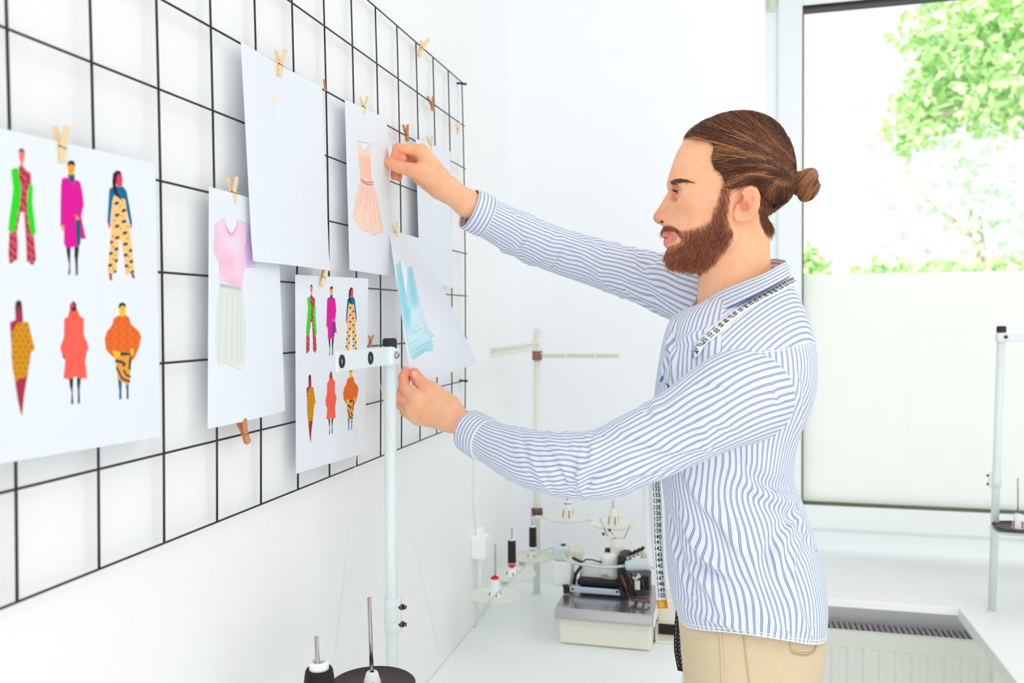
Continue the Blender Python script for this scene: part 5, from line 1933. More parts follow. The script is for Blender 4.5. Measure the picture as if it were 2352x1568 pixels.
def tufts(name, region, n, length, rad, direction, palette, lmin, lift, parent=person, zig=.15, exclude=None, edge=0):
    x0, y0 = region.min(0)
    x1, y1 = region.max(0)
    a = rs.uniform(x0, x1, n * 4)
    u = rs.uniform(y0, y1, n * 4)
    ok = poly2(a, u, region) < 0
    a, u = a[ok][:n], u[ok][:n]
    sgn = np.where(rs.random(len(a)) < .7, 1, -1)
    st = np.stack([a, sgn * .075, u], 1).astype(np.float32)
    # march from the side onto the face
    for _ in range(60):
        d = head_fn(st)
        st[:, 1] -= sgn * np.clip(d * .8, -.004, .02)
        if np.abs(st[:, 1]).min() < 0:
            break
    st[:, 1] = np.where(sgn * st[:, 1] < 0, 0.0005 * sgn, st[:, 1])
    st = project(head_fn, st, .0, 6)
    st = st[np.abs(head_fn(st)) < .002]
    if edge:
        de = -poly2(st[:, 0], st[:, 2], region)
        st = st[rs.random(len(st)) < np.clip(.12 + de / edge, 0, 1)]
    if exclude is not None:
        st = st[~exclude(st)]
    nrm = grad(head_fn, st)
    dr = direction(st)
    dr = dr - nrm * (dr * nrm).sum(1)[:, None]
    dr /= np.linalg.norm(dr, axis=1)[:, None] + 1e-9
    dr = dr + rs.normal(0, zig, dr.shape)
    L = rs.uniform(lmin, 1, len(st)) * length
    K = 5
    pp = np.zeros((len(st), K, 3), np.float32)
    for k in range(K):
        t = k / (K - 1)
        pp[:, k] = st + (dr * (t * L)[:, None] + nrm * (lift * L * (t - .45 * t * t))[:, None])
    cols = np.array([lin(c) for c in palette])[rs.integers(0, len(palette), len(st))] * rs.uniform(.75, 1.25, len(st))[:, None]
    Vs, Fs, Cs = strands(pp, rs.uniform(.7, 1.1, len(st)) * rad, np.array([1, .95, .85, .6, .15]), cols)
    return link_mesh(name, np_mesh(name, h2w(Vs), Fs, M_HAIR, True, None, Cs), parent)


PALB = [(146, 78, 54), (182, 108, 76), (212, 142, 104), (116, 60, 44), (226, 164, 122), (160, 84, 62)]


def beard_dir(st):
    d = np.zeros_like(st)
    d[:, 2] = -1
    d[:, 0] = np.where(st[:, 2] < zh(0, 1000)[1], .45, -.1)
    return d


def no_lips(st):
    return (np.abs(st[:, 1]) < .036) & (np.minimum(poly2(st[:, 0], st[:, 2], LIPU), poly2(st[:, 0], st[:, 2], LIPL)) < .0012)


BE2 = BEARD
tufts('beard', BE2, 15000, .0115, .00023, beard_dir, PALB, .4, .34, zig=.24, exclude=no_lips, edge=.016)
MOU = zpoly([(230, 904), (290, 908), (342, 944), (362, 990), (346, 985), (318, 950), (280, 936), (240, 934), (226, 930)], 2)


def mou_dir(st):
    d = np.zeros_like(st)
    d[:, 2] = -.6
    d[:, 0] = -.7
    d[:, 1] = .3 * np.sign(st[:, 1])
    return d


tufts('moustache', MOU, 1300, .006, .00021, mou_dir, PALB, .5, .25)
BROW = zpoly([(276, 598, .012), (300, 588, .018), (345, 582, .028), (395, 590, .036), (440, 608, .042), (395, 606, .036), (345, 606, .028), (295, 616, .018)], 2)


def brow_dir(st):
    d = np.zeros_like(st)
    d[:, 0] = -1
    d[:, 2] = -.32
    return d


tufts('eyebrow', BROW, 460, .0075, .00026, brow_dir, [(120, 70, 48), (146, 90, 62), (96, 56, 38)], .6, .10)
NAPE = zpoly([(918, 640, .07), (955, 690, .065), (1070, 755), (1095, 760), (1060, 830), (1030, 890), (1000, 950), (985, 985), (960, 930, .05), (930, 840, .06), (922, 740, .068)], 2)


def nape_dir(st):
    d = np.zeros_like(st)
    d[:, 2] = -1
    d[:, 0] = -.35
    return d


tufts('nape_hair', NAPE, 2600, .013, .00024, nape_dir, [(140, 88, 58), (170, 112, 76), (112, 66, 44)], .5, .15)
LASH = zpoly([(322, 646), (350, 640), (392, 648), (412, 662), (392, 656), (350, 650), (330, 656)], 2)
mb = MB()
for sgn in (1, -1):
    for k in range(16):
        t = k / 15
        yl = -.010 + .021 * t
        zl = .0040 - .10 * abs(yl + .001)
        x_ = math.sqrt(max((EYE_R + .0016) ** 2 - yl * yl - zl * zl, 1e-8))
        p0 = np.array([EYE[0] + x_, sgn * (EYE[1] + yl), EYE[2] + zl])
        p1 = p0 + np.array([.004, sgn * .002 * (t - .3), -.0005])
        p2 = p0 + np.array([.0062, sgn * .003 * (t - .3), .0022])
        mb.tube([h2w(p0), h2w(p1), h2w(p2)], [.00028, .00022, .0001], 4)
mb.build('eyelash', mat('lash', (40, 24, 20), .6), person)

# ---------------------------------------------------------------- clothing
M_SHIRT = stripe_mat('striped_cotton', 0.0075)
PER = 0.0075


def loft_mesh(name, R, u_ref=None, mats=None, closed=True, creases=(), uvwarp=None, flat_uv=None, extra=None, yoke=None):
    """R (m,n,3) rings; stripes run along the loft; returns mesh (world)"""
    m, n, _ = R.shape
    ref = R[m // 2 if u_ref is None else u_ref]
    seg = np.linalg.norm(np.roll(ref, -1, 0) - ref, axis=1)
    if not closed:
        seg = seg[:-1]
    cu = np.r_[0, np.cumsum(seg)]
    if closed:
        tot = cu[-1]
        cu = cu * (round(tot / PER) * PER / tot)
    sl = np.r_[0, np.cumsum(np.linalg.norm(np.diff(R.mean(1), axis=0), axis=1))]
    i = np.arange(m * n).reshape(m, n)
    V = R.reshape(-1, 3).copy()
    nn = n if closed else n - 1
    j = np.arange(nn)
    Fq = np.stack([i[:-1][:, j], i[:-1][:, (j + 1) % n], i[1:][:, (j + 1) % n], i[1:][:, j]], -1).reshape(-1, 4)
    u0 = np.tile(cu[j], (m - 1, 1))
    u1 = np.tile(cu[j + 1], (m - 1, 1))
    v0 = np.tile(sl[:-1, None], (1, nn))
    v1 = np.tile(sl[1:, None], (1, nn))
    uv = np.stack([np.stack([u0, v0], -1), np.stack([u1, v0], -1), np.stack([u1, v1], -1), np.stack([u0, v1], -1)], 2).reshape(-1, 4, 2)
    # outward normals of the smooth shape
    du = np.roll(R, -1, 1) - np.roll(R, 1, 1)
    dv = np.gradient(R, axis=0)
    N = np.cross(du, dv)
    N /= np.linalg.norm(N, axis=2)[:, :, None] + 1e-9
    c = R.mean(1)[:, None]
    if ((R - c) * N).sum() < 0:
        N = -N
    N = N.reshape(-1, 3)
    warp = np.zeros(len(V))
    if len(creases):
        D = np.zeros(len(V))
        for (pl, w, amp) in creases:
            pl = np.asarray(pl)
            best = np.full(len(V), 9.0)
            sg = np.zeros(len(V))
            tt = np.zeros(len(V))
            for q in range(len(pl) - 1):
                a, b = pl[q], pl[q + 1]
                e = b - a
                t = np.clip(((V - a) @ e) / (e @ e), 0, 1)
                cp = a + t[:, None] * e
                dd = V - cp
                ds = np.linalg.norm(dd, axis=1)
                side = np.einsum('ij,ij->i', np.cross(np.broadcast_to(e, dd.shape), dd), N)
                k = ds < best
                best = np.where(k, ds, best)
                sg = np.where(k, np.sign(side), sg)
                tt = np.where(k, (q + t) / (len(pl) - 1), tt)
            s = best / w
            env = np.sin(PI * np.clip(tt * .9 + .05, 0, 1)) ** .6
            D += amp * env * (1.65 * sg * s * np.exp(-s * s) + .35 * np.exp(-s * s))
            warp += amp * .6 * env * np.exp(-(best / (1.6 * w)) ** 2)
        V += N * D[:, None]
    if uvwarp is not None:
        warp = warp + uvwarp(V)
    fi = Fq
    uv[:, :, 0] += warp[fi]
    if flat_uv is not None:
        uv = flat_uv(R, Fq, uv)
    me = np_mesh(name, V, Fq, mats or M_SHIRT, True, uv.reshape(-1, 2))
    return me


def bvh(objs):
    vs, fs = [], []
    for o in objs:
        M = WORLD[o.name]
        b = len(vs)
        vs += [M @ v.co for v in o.data.vertices]
        fs += [tuple(i + b for i in p.vertices) for p in o.data.polygons]
    return BVHTree.FromPolygons(vs, fs)


def bvh_rings(R):
    m, n, _ = R.shape
    i = np.arange(m * n).reshape(m, n)
    j = np.arange(n)
    Fq = np.stack([i[:-1], i[:-1][:, (j + 1) % n], i[1:][:, (j + 1) % n], i[1:]], -1).reshape(-1, 4)
    return BVHTree.FromPolygons([Vector(v) for v in R.reshape(-1, 3)], Fq.tolist())


def hit(tree_, px, py, off=.001, default=None):
    d = Vector(ray(px, py)).normalized()
    loc, nrm, idx, dist = tree_.ray_cast(Vector(CAMP), d)
    if loc is None:
        return default
    return np.array(loc - d * off)


# torso of the shirt
ROWS = [  # front px, back px, half width, near-side dz, squareness
    ((1562, 1402), (1893, 1444), .160, .034),
    ((1545, 1356), (1899, 1400), .161, .026),
    ((1534, 1290), (1893, 1330), .158, .016),
    ((1530, 1220), (1872, 1240), .154, .005),
    ((1528, 1150), (1846, 1160), .152, 0),
    ((1520, 1085), (1822, 1085), .156, 0),
    ((1508, 1010), (1834, 1000), .168, 0),
    ((1504, 940), (1862, 930), .180, 0),
    ((1508, 880), (1874, 868), .186, 0),
    ((1517, 820), (1872, 800), .186, -.004),
    ((1527, 770), (1858, 740), .172, -.008),
    ((1540, 735), (1838, 690), .135, -.004),
    ((1562, 715), (1818, 650), .092, .0),
    ((1590, 705), (1800, 628), .064, 0),
]
rows = []
for f_, b_, hw, dz in ROWS:
    rows.append(np.r_[PY(*f_, YM), PY(*b_, YM), hw, dz])
rows = catmull(np.array(rows), 190)
NP = 240
ph = np.arange(NP) * 2 * PI / NP
TR = np.zeros((len(rows), NP, 3))
for i, r in enumerate(rows):
    F_, B2, hw, dz = r[:3], r[3:6], r[6], r[7]
    c = (F_ + B2) / 2
    co, si = np.cos(ph), np.sin(ph)
    ex = .86
    cx = np.sign(co) * np.abs(co) ** ex
    sx = np.sign(si) * np.abs(si) ** ex
    TR[i] = c + cx[:, None] * (F_ - B2) / 2 + sx[:, None] * np.array([0, -hw, 0]) + (si ** 2)[:, None] * np.array([0, 0, dz])
tb = bvh_rings(TR)


def crease_px(tree_, pts, w, amp):
    P = [hit(tree_, *p, 0) for p in pts]
    P = [p for p in P if p is not None]
    return (catmull(np.array(P), 10) if len(P) > 2 else np.array(P), w, amp)


CT = [([(1562, 1075), (1600, 1150), (1660, 1215), (1700, 1300)], .010, .0045),
      ([(1668, 1030), (1700, 1080), (1745, 1118), (1815, 1132)], .012, -.007),
      ([(1680, 1060), (1730, 1130), (1800, 1165), (1835, 1160)], .010, .004),
      ([(1545, 1150), (1575, 1220), (1640, 1310), (1700, 1350)], .011, .005),
      ([(1600, 1300), (1690, 1345), (1760, 1395), (1800, 1440)], .012, -.0055),
      ([(1560, 1290), (1610, 1340), (1660, 1420)], .009, .004),
      ([(1540, 1200), (1560, 1280), (1590, 1360)], .010, -.005),
      ([(1570, 1190), (1600, 1270), (1680, 1330)], .010, .004),
      ([(1830, 1180), (1790, 1230), (1775, 1290), (1800, 1350)], .011, .005),
      ([(1850, 1230), (1830, 1290), (1835, 1370), (1860, 1440)], .011, -.005),
      ([(1815, 1170), (1830, 1200), (1870, 1260)], .010, .004),
      ([(1770, 1240), (1740, 1300), (1750, 1370)], .010, -.0035),
      ([(1640, 1180), (1670, 1240), (1720, 1280)], .009, .0035),
      ([(1560, 1380), (1640, 1430), (1720, 1450)], .007, .003),
      ([(1840, 880), (1845, 960), (1825, 1040)], .012, -.004),
      ([(1560, 790), (1600, 775), (1660, 755)], .008, .003),
      ([(1530, 790), (1545, 830), (1540, 880)], .008, .004),
      ([(1550, 740), (1540, 800), (1520, 860)], .007, -.004)]
creT = [crease_px(tb, c[0], c[1], c[2] * 1.45) for c in CT]


def warpT(V):
    z = V[:, 2]
    return .0018 * np.sin(31 * z + 22 * V[:, 0]) + .0014 * np.sin(58 * z - 30 * V[:, 1] + 1.3)


# yoke: cloth over the shoulders is cut across, its stripes lean
ZY = rows[:, 6]
yoke_row = int(190 * 9.25 / 13)


def yoke_uv(R, Fq, uv):
    m, n, _ = R.shape
    fr = np.repeat(np.arange(m - 1), n)
    fp = np.tile(ph + PI / n, m - 1)
    cosp = np.cos(fp)
    sel = (fr > yoke_row) & (cosp < .12)
    Vr_ = R.reshape(-1, 3)
    d = np.array([.80, 0, -.60])
    val = Vr_ @ d + .35 * np.abs(Vr_[:, 1] - YM)
    uv[sel, :, 0] = val[Fq[sel]]
    return uv


me = loft_mesh('shirt', TR, 70, M_SHIRT, True, creT, warpT, yoke_uv)
shirt = link_mesh('shirt', me, person)
shirt['label'] = 'white shirt with fine blue double stripes'
# seams of the yoke and of the hem
tb2 = bvh([shirt])


def ring_line(row, p0, p1, r, name, off=.0006, n=70):
    q = np.linspace(p0, p1, n)
    idx = (q / (2 * PI) * NP)
    i0 = np.floor(idx).astype(int) % NP
    pts = TR[row][i0]
    c = TR[row].mean(0)
    d = pts - c
    d[:, 2] = 0
    d /= np.linalg.norm(d, axis=1)[:, None]
    return MB().tube(pts + d * off, r, 6).build(name, M_SEAM, shirt)


M_SEAM = mat('shirt_white', (244, 247, 250), .85)
ring_line(yoke_row, 1.46, 3 * PI / 2 + .1, .0007, 'yoke_seam', .0010)
ring_line(4, .02, 2 * PI - .02, .0006, 'hem_seam', .0004, 240)
ring_line(1, .0, 2 * PI, .0009, 'hem', .0002, 241)


def sleeve(pts, rad, name, creases, seed, squash=.92, nphi=150, ns=200, nr=40, ph0=PI / 2):
    """pts: px,py,Y ; rad metres"""
    P = catmull(np.array([PY(*p) for p in pts]), ns)
    r = catmull(np.array(rad)[:, None], ns)[:, 0]
    T = np.gradient(P, axis=0)
    T /= np.linalg.norm(T, axis=1)[:, None]
    up = np.array([0, 0, 1.0])
    R = np.zeros((ns, nphi, 3))
    th = np.arange(nphi) * 2 * PI / nphi + ph0
    Np = None
    for i in range(ns):
        if Np is None:
            Np = np.cross(np.cross(T[i], up), T[i])
        Np = Np - T[i] * (Np @ T[i])
        Np /= np.linalg.norm(Np)
        Bp = np.cross(T[i], Np)
        R[i] = P[i] + r[i] * (np.cos(th)[:, None] * Np + squash * np.sin(th)[:, None] * Bp)
    tr_ = bvh_rings(R)
    cr = [crease_px(tr_, *c) for c in creases]
    q = np.random.default_rng(seed)
    L = np.r_[0, np.cumsum(np.linalg.norm(np.diff(P, axis=0), axis=1))]
    for _ in range(nr):
        i0 = int(q.uniform(.18, .96) * ns)
        t0 = q.uniform(0, 2 * PI)
        ln = q.uniform(.02, .05)
        sl = q.normal(.9, .9)
        k = []
        for s in np.linspace(-1, 1, 5):
            ii = int(np.clip(i0 + s * ln / L[-1] * ns * .5 * sl, 0, ns - 1))
            tt = t0 + s * ln / r[i0] * .6
            k.append(R[ii, int(tt / (2 * PI) * nphi) % nphi])
        cr.append((np.array(k), q.uniform(.004, .008), q.choice([-1, 1]) * q.uniform(.0012, .0030)))

    def wp(V):
        return .0012 * np.sin(40 * V[:, 0] + 25 * V[:, 2]) + .0010 * np.sin(75 * V[:, 0] - 40 * V[:, 1])
    me = loft_mesh(name, R, ns // 2, M_SHIRT, True, cr, wp)
    return link_mesh(name, me, shirt), R, T, P


NS_P = [(1738, 905, 1.275), (1722, 905, 1.205), (1690, 914, 1.165), (1640, 938, 1.155), (1560, 984, 1.155), (1460, 1033, 1.155), (1378, 1066, 1.160), (1290, 1066, 1.185), (1205, 1048, 1.228), (1118, 1012, 1.282)]
NS_R = [.0600, .0660, .0655, .0600, .0540, .0510, .0495, .0480, .0435, .0350]
slN, RN, TN, PN = sleeve(NS_P, NS_R, 'sleeve', [
    ([(1580, 830), (1640, 812), (1700, 800)], .007, .003), ([(1570, 850), (1610, 880), (1700, 900)], .008, .003),
    ([(1490, 940), (1520, 930), (1580, 890)], .008, -.004), ([(1400, 1000), (1460, 1010), (1540, 1040), (1620, 1030)], .009, .004),
    ([(1330, 1040), (1325, 1090), (1335, 1140)], .008, .005), ([(1345, 1130), (1375, 1085), (1440, 1050)], .009, -.0055),
    ([(1360, 1150), (1420, 1105), (1500, 1085)], .008, .004), ([(1310, 1120), (1280, 1060), (1250, 1010)], .008, -.004),
    ([(1270, 1130), (1240, 1080), (1225, 1010)], .007, .003), ([(1190, 1000), (1200, 1040), (1220, 1100)], .007, -.003),
    ([(1360, 1010), (1350, 1060), (1300, 1110)], .008, .0045), ([(1550, 950), (1600, 960), (1660, 1000)], .009, -.003)], 5)
FS_P = [(1640, 705, 1.46), (1590, 680, 1.485), (1520, 650, 1.51), (1430, 622, 1.53), (1340, 594, 1.535), (1260, 567, 1.52), (1190, 537, 1.49), (1115, 497, 1.445)]
FS_R = [.060, .056, .051, .046, .0430, .0420, .0405, .0350]
slF, RF, TF, PF = sleeve(FS_P, FS_R, 'sleeve', [
    ([(1480, 600), (1500, 650), (1530, 690)], .008, .004), ([(1460, 590), (1470, 640), (1500, 690)], .007, -.004),
    ([(1400, 570), (1380, 620), (1350, 650)], .008, .003), ([(1300, 545), (1290, 580), (1260, 620)], .007, -.003),
    ([(1520, 590), (1500, 610), (1440, 640)], .008, .004), ([(1390, 640), (1450, 660), (1520, 700)], .008, -.004),
    ([(1190, 500), (1200, 540), (1180, 580)], .006, .003)], 9)


def cuff(R, T, P, name, p_end, length_scale=1.0, r0=1.06, r1=1.06, end_px=None):
    """short band with stripes round the wrist, open end with an inside"""
    a = P[-1]
    t = (end_px - a)
    L = np.linalg.norm(t)
    t = t / L
    base = R[-1] - a
    base = base - (base @ t)[:, None] * t
    rings = []
    for s, k in ((-.10, .96), (-.06, 1.07), (0, 1.09), (.25, 1.10), (.5, 1.10), (.75, 1.09), (.97, 1.07), (1.0, 1.05), (.97, 1.01), (.6, .98), (.2, .95)):
        rings.append(a + t * L * s + base * k)
    Rr = np.array(rings)
    m, n, _ = Rr.shape
    sv = np.array([-.10, -.06, 0, .25, .5, .75, .97, 1.0, 1.03, 1.4, 1.8]) * L

    def fu(R_, Fq, uv):
        row = np.arange(m * n) // n
        uv[:, :, 0] = (sv[row[Fq]] + .0018) / .0074 * PER
        return uv
    dense = np.array([catmull(Rr[:, i], 44) for i in range(n)]).transpose(1, 0, 2)
    m = 44
    sv = catmull(sv[:, None], 44)[:, 0]
    me = loft_mesh(name, dense, 20, M_SHIRT, True, (), None, fu)
    return link_mesh(name, me, shirt)


cuff(RN, TN, PN, 'cuff', None, end_px=PY(1080, 990, 1.303))
cuff(RF, TF, PF, 'cuff', None, end_px=PY(1077, 479, 1.425))

# armhole seam
i0 = 26
c0 = RN[i0].mean(0)

# collar
top = np.array([PY(*p) for p in [(1596, 706, 1.300), (1625, 686, 1.283), (1665, 664, 1.272), (1710, 646, 1.266), (1755, 628, 1.274), (1790, 609, 1.300), (1805, 601, 1.34), (1796, 597, 1.380), (1765, 597, 1.408), (1700, 628, 1.418), (1640, 668, 1.410), (1603, 682, 1.388), (1582, 716, 1.365)]])
bot = np.array([PY(*p) for p in [(1560, 756, 1.285), (1612, 736, 1.248), (1655, 714, 1.222), (1705, 690, 1.212), (1760, 663, 1.228), (1802, 640, 1.275), (1816, 629, 1.34), (1806, 626, 1.405), (1770, 640, 1.450), (1700, 680, 1.465), (1630, 716, 1.455), (1570, 738, 1.430), (1540, 752, 1.395)]])
inn = np.array([PY(*p) for p in [(1602, 740, 1.305), (1632, 722, 1.290), (1668, 704, 1.280), (1710, 688, 1.276), (1752, 668, 1.284), (1782, 650, 1.305), (1793, 642, 1.34), (1784, 640, 1.374), (1760, 640, 1.398), (1700, 665, 1.408), (1644, 700, 1.400), (1606, 716, 1.380), (1590, 742, 1.362)]])
nC = 140
tp3, bt3, in3 = catmull(top, nC), catmull(bot, nC), catmull(inn, nC)
cc_ = (tp3.mean(0))
prof = [in3, .5 * in3 + .5 * tp3, .12 * in3 + .88 * tp3, tp3, .9 * tp3 + .1 * bt3 + (0, 0, .0006), .66 * tp3 + .34 * bt3, .33 * tp3 + .67 * bt3, bt3]
rows_c = np.array([catmull(np.array([p[i] for p in prof]), 28) for i in range(nC)]).transpose(1, 0, 2)


def colluv(R, Fq, uv):
    row = np.arange(R.shape[0] * R.shape[1]) // R.shape[1]
    w = np.linspace(0, .078, R.shape[0])
    uv[:, :, 0] = w[row[Fq]]
    return uv


me = loft_mesh('collar', rows_c, 14, M_SHIRT, False, (), None, colluv)
bm = bmesh.new()
bm.from_mesh(me)
bmesh.ops.recalc_face_normals(bm, faces=bm.faces)
bm.to_mesh(me)
bm.free()
collar = link_mesh('collar', me, shirt)
so = collar.modifiers.new('thickness', 'SOLIDIFY')
so.thickness = .0012
so.offset = 0

# glimpse of the blue shirt underneath
tri = [(1506, 903), (1512, 886), (1520, 862), (1530, 880), (1541, 889), (1524, 900)]
tri = [hit(tb2, x, y, .0012, PY(x, y, YM)) for x, y in tri]
mb = MB().prism(tri, (.002, .006, 0))
mb.build('undershirt', mat('blue_cotton', (30, 110, 180), .8), person)

# trousers
M_TRO = mat('khaki_cotton', (220, 200, 166), .8, noise=.05, nscale=60, bump=.15)
TRW = [((1562, 1270), (1850, 1290), .128), ((1558, 1345), (1880, 1370), .142), ((1558, 1395), (1888, 1425), .149), ((1562, 1440), (1893, 1465), .152), ((1567, 1500), (1890, 1510), .155), ((1573, 1570), (1874, 1575), .156), ((1575, 1650), (1872, 1650), .158), ((1580, 1740), (1868, 1740), .160)]
rw = catmull(np.array([np.r_[PY(*f_, YM), PY(*b_, YM), hw] for f_, b_, hw in TRW]), 50)
TT = np.zeros((50, 120, 3))
p2_ = np.arange(120) * 2 * PI / 120
for i, r in enumerate(rw):
    c = (r[:3] + r[3:6]) / 2
    co, si = np.cos(p2_), np.sin(p2_)
    TT[i] = c + (np.sign(co) * np.abs(co) ** .88)[:, None] * (r[:3] - r[3:6]) / 2 + (np.sign(si) * np.abs(si) ** .88)[:, None] * np.array([0, -r[6], 0])
trousers = link_mesh('trousers', loft_mesh('trousers', TT, 20, M_TRO), person)
zb_ = TT[-1][:, 2].mean()
xb = TT[-1][:, 0].mean()
for y in (YM - .082, YM + .082):
    k = []
    for z, x, r in ((zb_ + .06, xb, .098), (zb_ - .05, xb, .092), (.55, xb + .0, .075), (.3, xb + .015, .066), (.1, xb + .02, .062), (.085, xb + .02, .062)):
        k.append((x, y, z, r))
    k = catmull(np.array(k), 40)
    Rg = np.zeros((40, 48, 3))
    t48 = np.arange(48) * 2 * PI / 48
    for i in range(40):
        Rg[i] = k[i, :3] + np.stack([np.cos(t48) * k[i, 3] * 1.15, np.sin(t48) * k[i, 3], 0 * t48], 1)
    link_mesh('trouser_leg', loft_mesh('trouser_leg', Rg, 20, M_TRO), trousers)
tt_ = bvh([trousers])
M_TSEAM = mat('khaki_seam', (206, 176, 136), .85)


def surf_line(tree_, pts, r, name, m, parent, off=.0008, closed=False):
    P = [hit(tree_, *p, off) for p in catmull(np.array(pts, float), 24)]
    P = [p for p in P if p is not None]
    if len(P) > 2:
        return MB().tube(P, r, 6, closed=closed).build(name, m, parent)


surf_line(tt_, [(1651, 1425), (1657, 1490), (1660, 1568), (1662, 1640)], .0022, 'side_seam', M_TRO, trousers)
surf_line(tt_, [(1704, 1425), (1712, 1500), (1722, 1580), (1724, 1640)], .0009, 'seam', M_TSEAM, trousers)
pk = [(1814, 1464), (1818, 1496), (1845, 1505), (1868, 1498), (1878, 1476)]
for dd in (0, 5):
    surf_line(tt_, [(x, y - dd) for x, y in pk], .0011, 'pocket_edge', M_TRO if dd else M_TSEAM, trousers)
# hanging belt end
M_BELT = mat('black_webbing', (14, 13, 16), .7)
M_FLEK = mat('white_fleck', (190, 190, 196), .7)
bp_ = catmull(np.array([PY(1560, 1400, 1.325), PY(1556, 1450, 1.325), PY(1556, 1495, 1.325), PY(1564, 1541, 1.325)]), 30)
mb = MB()
wv = np.array([.0105, -.003, 0]) / 2
for i in range(29):
    a, b = bp_[i], bp_[i + 1]
    mb.add([a - wv, a + wv, b + wv, b - wv, a - wv + (0, .002, 0), a + wv + (0, .002, 0), b + wv + (0, .002, 0), b - wv + (0, .002, 0)], [(0, 1, 2, 3), (7, 6, 5, 4), (0, 3, 7, 4), (1, 5, 6, 2), (0, 4, 5, 1), (3, 2, 6, 7)])
for i in range(3, 28, 2):
    for s in (-.3, .25):
        p = bp_[i] + wv * 2 * s + (0, -.0004, 0)
        mb.tube([p, p + (.0016, -.0001, .0035)], .0004, 4, 1)
mb.build('belt_end', [M_BELT, M_FLEK], trousers)
# shoes
M_SHOE = mat('brown_shoe', (120, 84, 60), .5)
for y in (YM - .085, YM + .085):
    sh_ = MB()
    prof = [(.735, .035, .05), (.73, .040, .075), (.66, .042, .085), (.60, .045, .065), (.54, .047, .05), (.49, .040, .04), (.47, .022, .035)]
    prof = catmull(np.array(prof), 24)
    vs, n = [], 20
    for x, w_, h_ in prof:
        for i in range(n):
            t = i * 2 * PI / n
            vs.append((x, y + w_ * math.cos(t), .02 + h_ * max(0, math.sin(t)) - .004 * min(0, math.sin(t))))
    fs = [(i * n + j, i * n + (j + 1) % n, (i + 1) * n + (j + 1) % n, (i + 1) * n + j) for i in range(23) for j in range(n)]
    fs += [tuple(range(n)), tuple(range(23 * n, 24 * n))]
    sh_.add(vs, fs, 0, True)
    so_ = sh_.build('shoe', M_SHOE, person)
    mb = MB().prism([(x, y + w_ + .003, 0.001) for x, w_, _ in prof] + [(x, y - w_ - .003, 0.001) for x, w_, _ in prof[::-1]], (0, 0, .021))
    mb.build('sole', mat('shoe_sole', (230, 226, 218), .7), so_)

# ================================================================== measuring tape
M_TAPE = mat('white_tape', (246, 248, 250), .45)
M_INK = mat('tape_ink', (36, 38, 44), .6)
M_TIP = mat('orange_tip', (240, 168, 28), .45)
cb = bvh([shirt, collar])
tp_pts = []


def sp(px, py, off=.003):
    return hit(cb, px, py, off, PY(px, py, 1.22))


near = [sp(1806, 650), sp(1785, 663), sp(1760, 676), sp(1735, 690), sp(1710, 705), sp(1685, 722), sp(1660, 742), sp(1635, 764), sp(1612, 786), sp(1592, 812)]
back = [PY(1824, 638, 1.34)]
farp0 = [PY(1812, 640, 1.43), PY(1740, 700, 1.48), PY(1620, 730, 1.475), PY(1560, 760, 1.45), PY(1535, 800, 1.43), PY(1512, 870, 1.415), PY(1494, 960, 1.42), PY(1489, 1060, 1.432), PY(1488, 1140, 1.435), PY(1492, 1240, 1.435), PY(1503, 1300, 1.435)]
farp = []
for p in farp0:
    if p[2] > 1.33:
        loc, n_, _, dist = cb.find_nearest(Vector(p))
        v = np.array(n_)
        if v @ (np.array(loc) - np.array([.64, YM, loc[2]])) < 0:
            v = -v
        p = np.array(loc) + v * .003
    farp.append(p)
nearf = [PY(1560, 860, 1.265), PY(1530, 930, 1.31), PY(1508, 1010, 1.37), PY(1505, 1090, 1.412), PY(1508, 1160, 1.418), PY(1510, 1240, 1.418), PY(1514, 1310, 1.418), PY(1519, 1370, 1.418), PY(1522, 1397, 1.418)]
NT = 900
TPp = catmull(np.array(farp[::-1] + back + near + nearf), NT)
TT_ = np.gradient(TPp, axis=0)
TT_ /= np.linalg.norm(TT_, axis=1)[:, None]
# across direction: on the neck it lies along the cloth, on the drop it faces the camera
sL = np.r_[0, np.cumsum(np.linalg.norm(np.diff(TPp, axis=0), axis=1))]
nrm = np.zeros_like(TPp)
for i, p in enumerate(TPp):
    loc, n_, _, dist = cb.find_nearest(Vector(p))
    v = np.array(n_)
    if v @ (np.array(loc) - np.array([.64, YM, loc[2]])) < 0:
        v = -v
    cam_n = (CAMP - p) / np.linalg.norm(CAMP - p)
    cam_n[2] = 0
    k = np.clip((p[2] - 1.39) / .06, 0, 1)
    nrm[i] = v * k + cam_n * (1 - k) * 1.0
ker = np.ones(41) / 41
for a in range(3):
    nrm[:, a] = np.convolve(np.pad(nrm[:, a], 20, mode='edge'), ker, mode='valid')
nrm -= TT_ * (nrm * TT_).sum(1)[:, None]
nrm /= np.linalg.norm(nrm, axis=1)[:, None]
acr = np.cross(nrm, TT_)           # tape direction runs far end -> numbered end
HWT = .0088
tape = thing('measuring_tape', tuple(TPp[NT // 2]), 'white measuring tape hung round the neck with an orange tip', 'measuring tape')
vs, fs = [], []
for i in range(NT):
    for s in (-1, 1):
        vs.append(TPp[i] + acr[i] * s * HWT)
    for s in (-1, 1):
        vs.append(TPp[i] + acr[i] * s * HWT - nrm[i] * .0005)
tipstart = int(np.searchsorted(sL, sL[-1] - .0145))
fmi = []
for i in range(NT - 1):
    b, c = i * 4, i * 4 + 4
    for f in ((b, b + 1, c + 1, c), (b + 2, c + 2, c + 3, b + 3), (b, c, c + 2, b + 2), (b + 1, b + 3, c + 3, c + 1)):
        fs.append(f)
        fmi.append(1 if i >= tipstart else 0)
link_mesh('band', np_mesh('band', np.array(vs), np.array(fs), [M_TAPE, M_TIP], True, None, None, fmi), tape)
ti = NT - (NT - tipstart) // 2 - 1
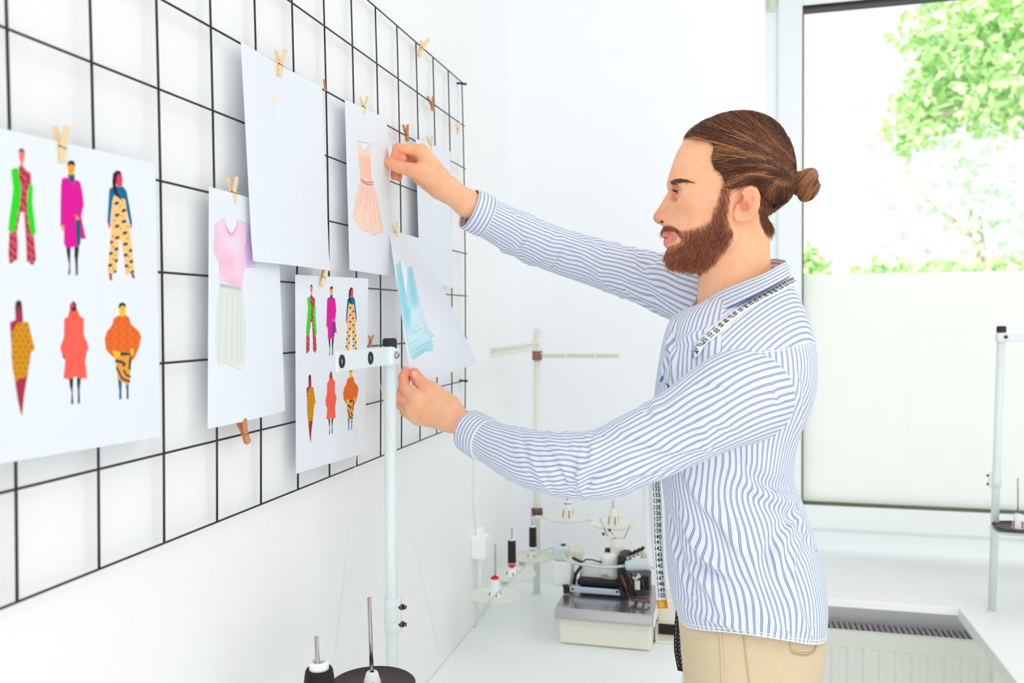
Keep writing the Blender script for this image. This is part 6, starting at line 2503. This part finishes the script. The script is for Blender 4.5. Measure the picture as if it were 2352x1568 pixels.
MB().lathe([(.0022, .0006), (.0030, .0008), (.0034, .0003), (.0022, 0)], TPp[ti] + nrm[ti] * .0003, 16, 0, nrm[ti]).build('eyelet', M_TAPE, tape)

GLYPH = {}


def glyph(txt):
    if txt not in GLYPH:
        cu = bpy.data.curves.new('t', 'FONT')
        cu.body = txt
        cu.size = 1.0
        cu.align_x = 'CENTER'
        cu.resolution_u = 3
        cu.offset = .018
        o = bpy.data.objects.new('t', cu)
        COL.objects.link(o)
        bpy.context.view_layer.update()
        me = o.to_mesh()
        GLYPH[txt] = (np.array([v.co[:] for v in me.vertices]), [tuple(p.vertices) for p in me.polygons])
        o.to_mesh_clear()
        bpy.data.objects.remove(o)
        bpy.data.curves.remove(cu)
    return GLYPH[txt]


end150 = sL[-1] - .0225
s95 = sL[int(np.argmin(np.linalg.norm(TPp - sp(1703, 712), axis=1)))]
print('TAPE', end150, s95, (150 - 95) * .01, end150 - s95)
NUMS = []
V_, F_ = [], []
for num in list(range(80, 151)):
    if num == 106:
        NUMS.append((V_, F_))
        V_, F_ = [], []
    s = end150 - (150 - num) * .010
    if num < 106:
        s = s95 - (95 - num) * .0102
    if s < .01:
        continue
    i = int(np.searchsorted(sL, s))
    if i >= NT - 1:
        continue
    gv, gf = glyph(str(num))
    size = .0106
    o_ = TPp[i] + nrm[i] * .0004
    # letters read across the band, upright towards lower numbers
    ex_ = -acr[i] if (np.cross(-acr[i], -TT_[i]) @ nrm[i]) > 0 else acr[i]
    ey_ = -TT_[i]
    b = len(V_)
    for v in gv:
        V_.append(o_ + ex_ * (v[0] * size * .82 + .0004) + ey_ * (v[1] - .33) * size)
    F_ += [tuple(q + b for q in f) for f in gf]
    # centimetre tick at the edge
    for hs, ln in ((0, .0014),):
        i2 = int(np.searchsorted(sL, s - .005 + hs * .01))
        if 0 < i2 < NT - 1:
            e0 = TPp[i2] + nrm[i2] * .0004 - ex_ * HWT
            b = len(V_)
            V_ += [e0 - ey_ * .0002, e0 + ex_ * ln - ey_ * .0002, e0 + ex_ * ln + ey_ * .0002, e0 + ey_ * .0002]
            F_.append((b, b + 1, b + 2, b + 3))
NUMS.append((V_, F_))
for V_, F_ in NUMS:
    link_mesh('numerals', np_mesh('numerals', np.array(V_), F_, M_INK, False), tape)
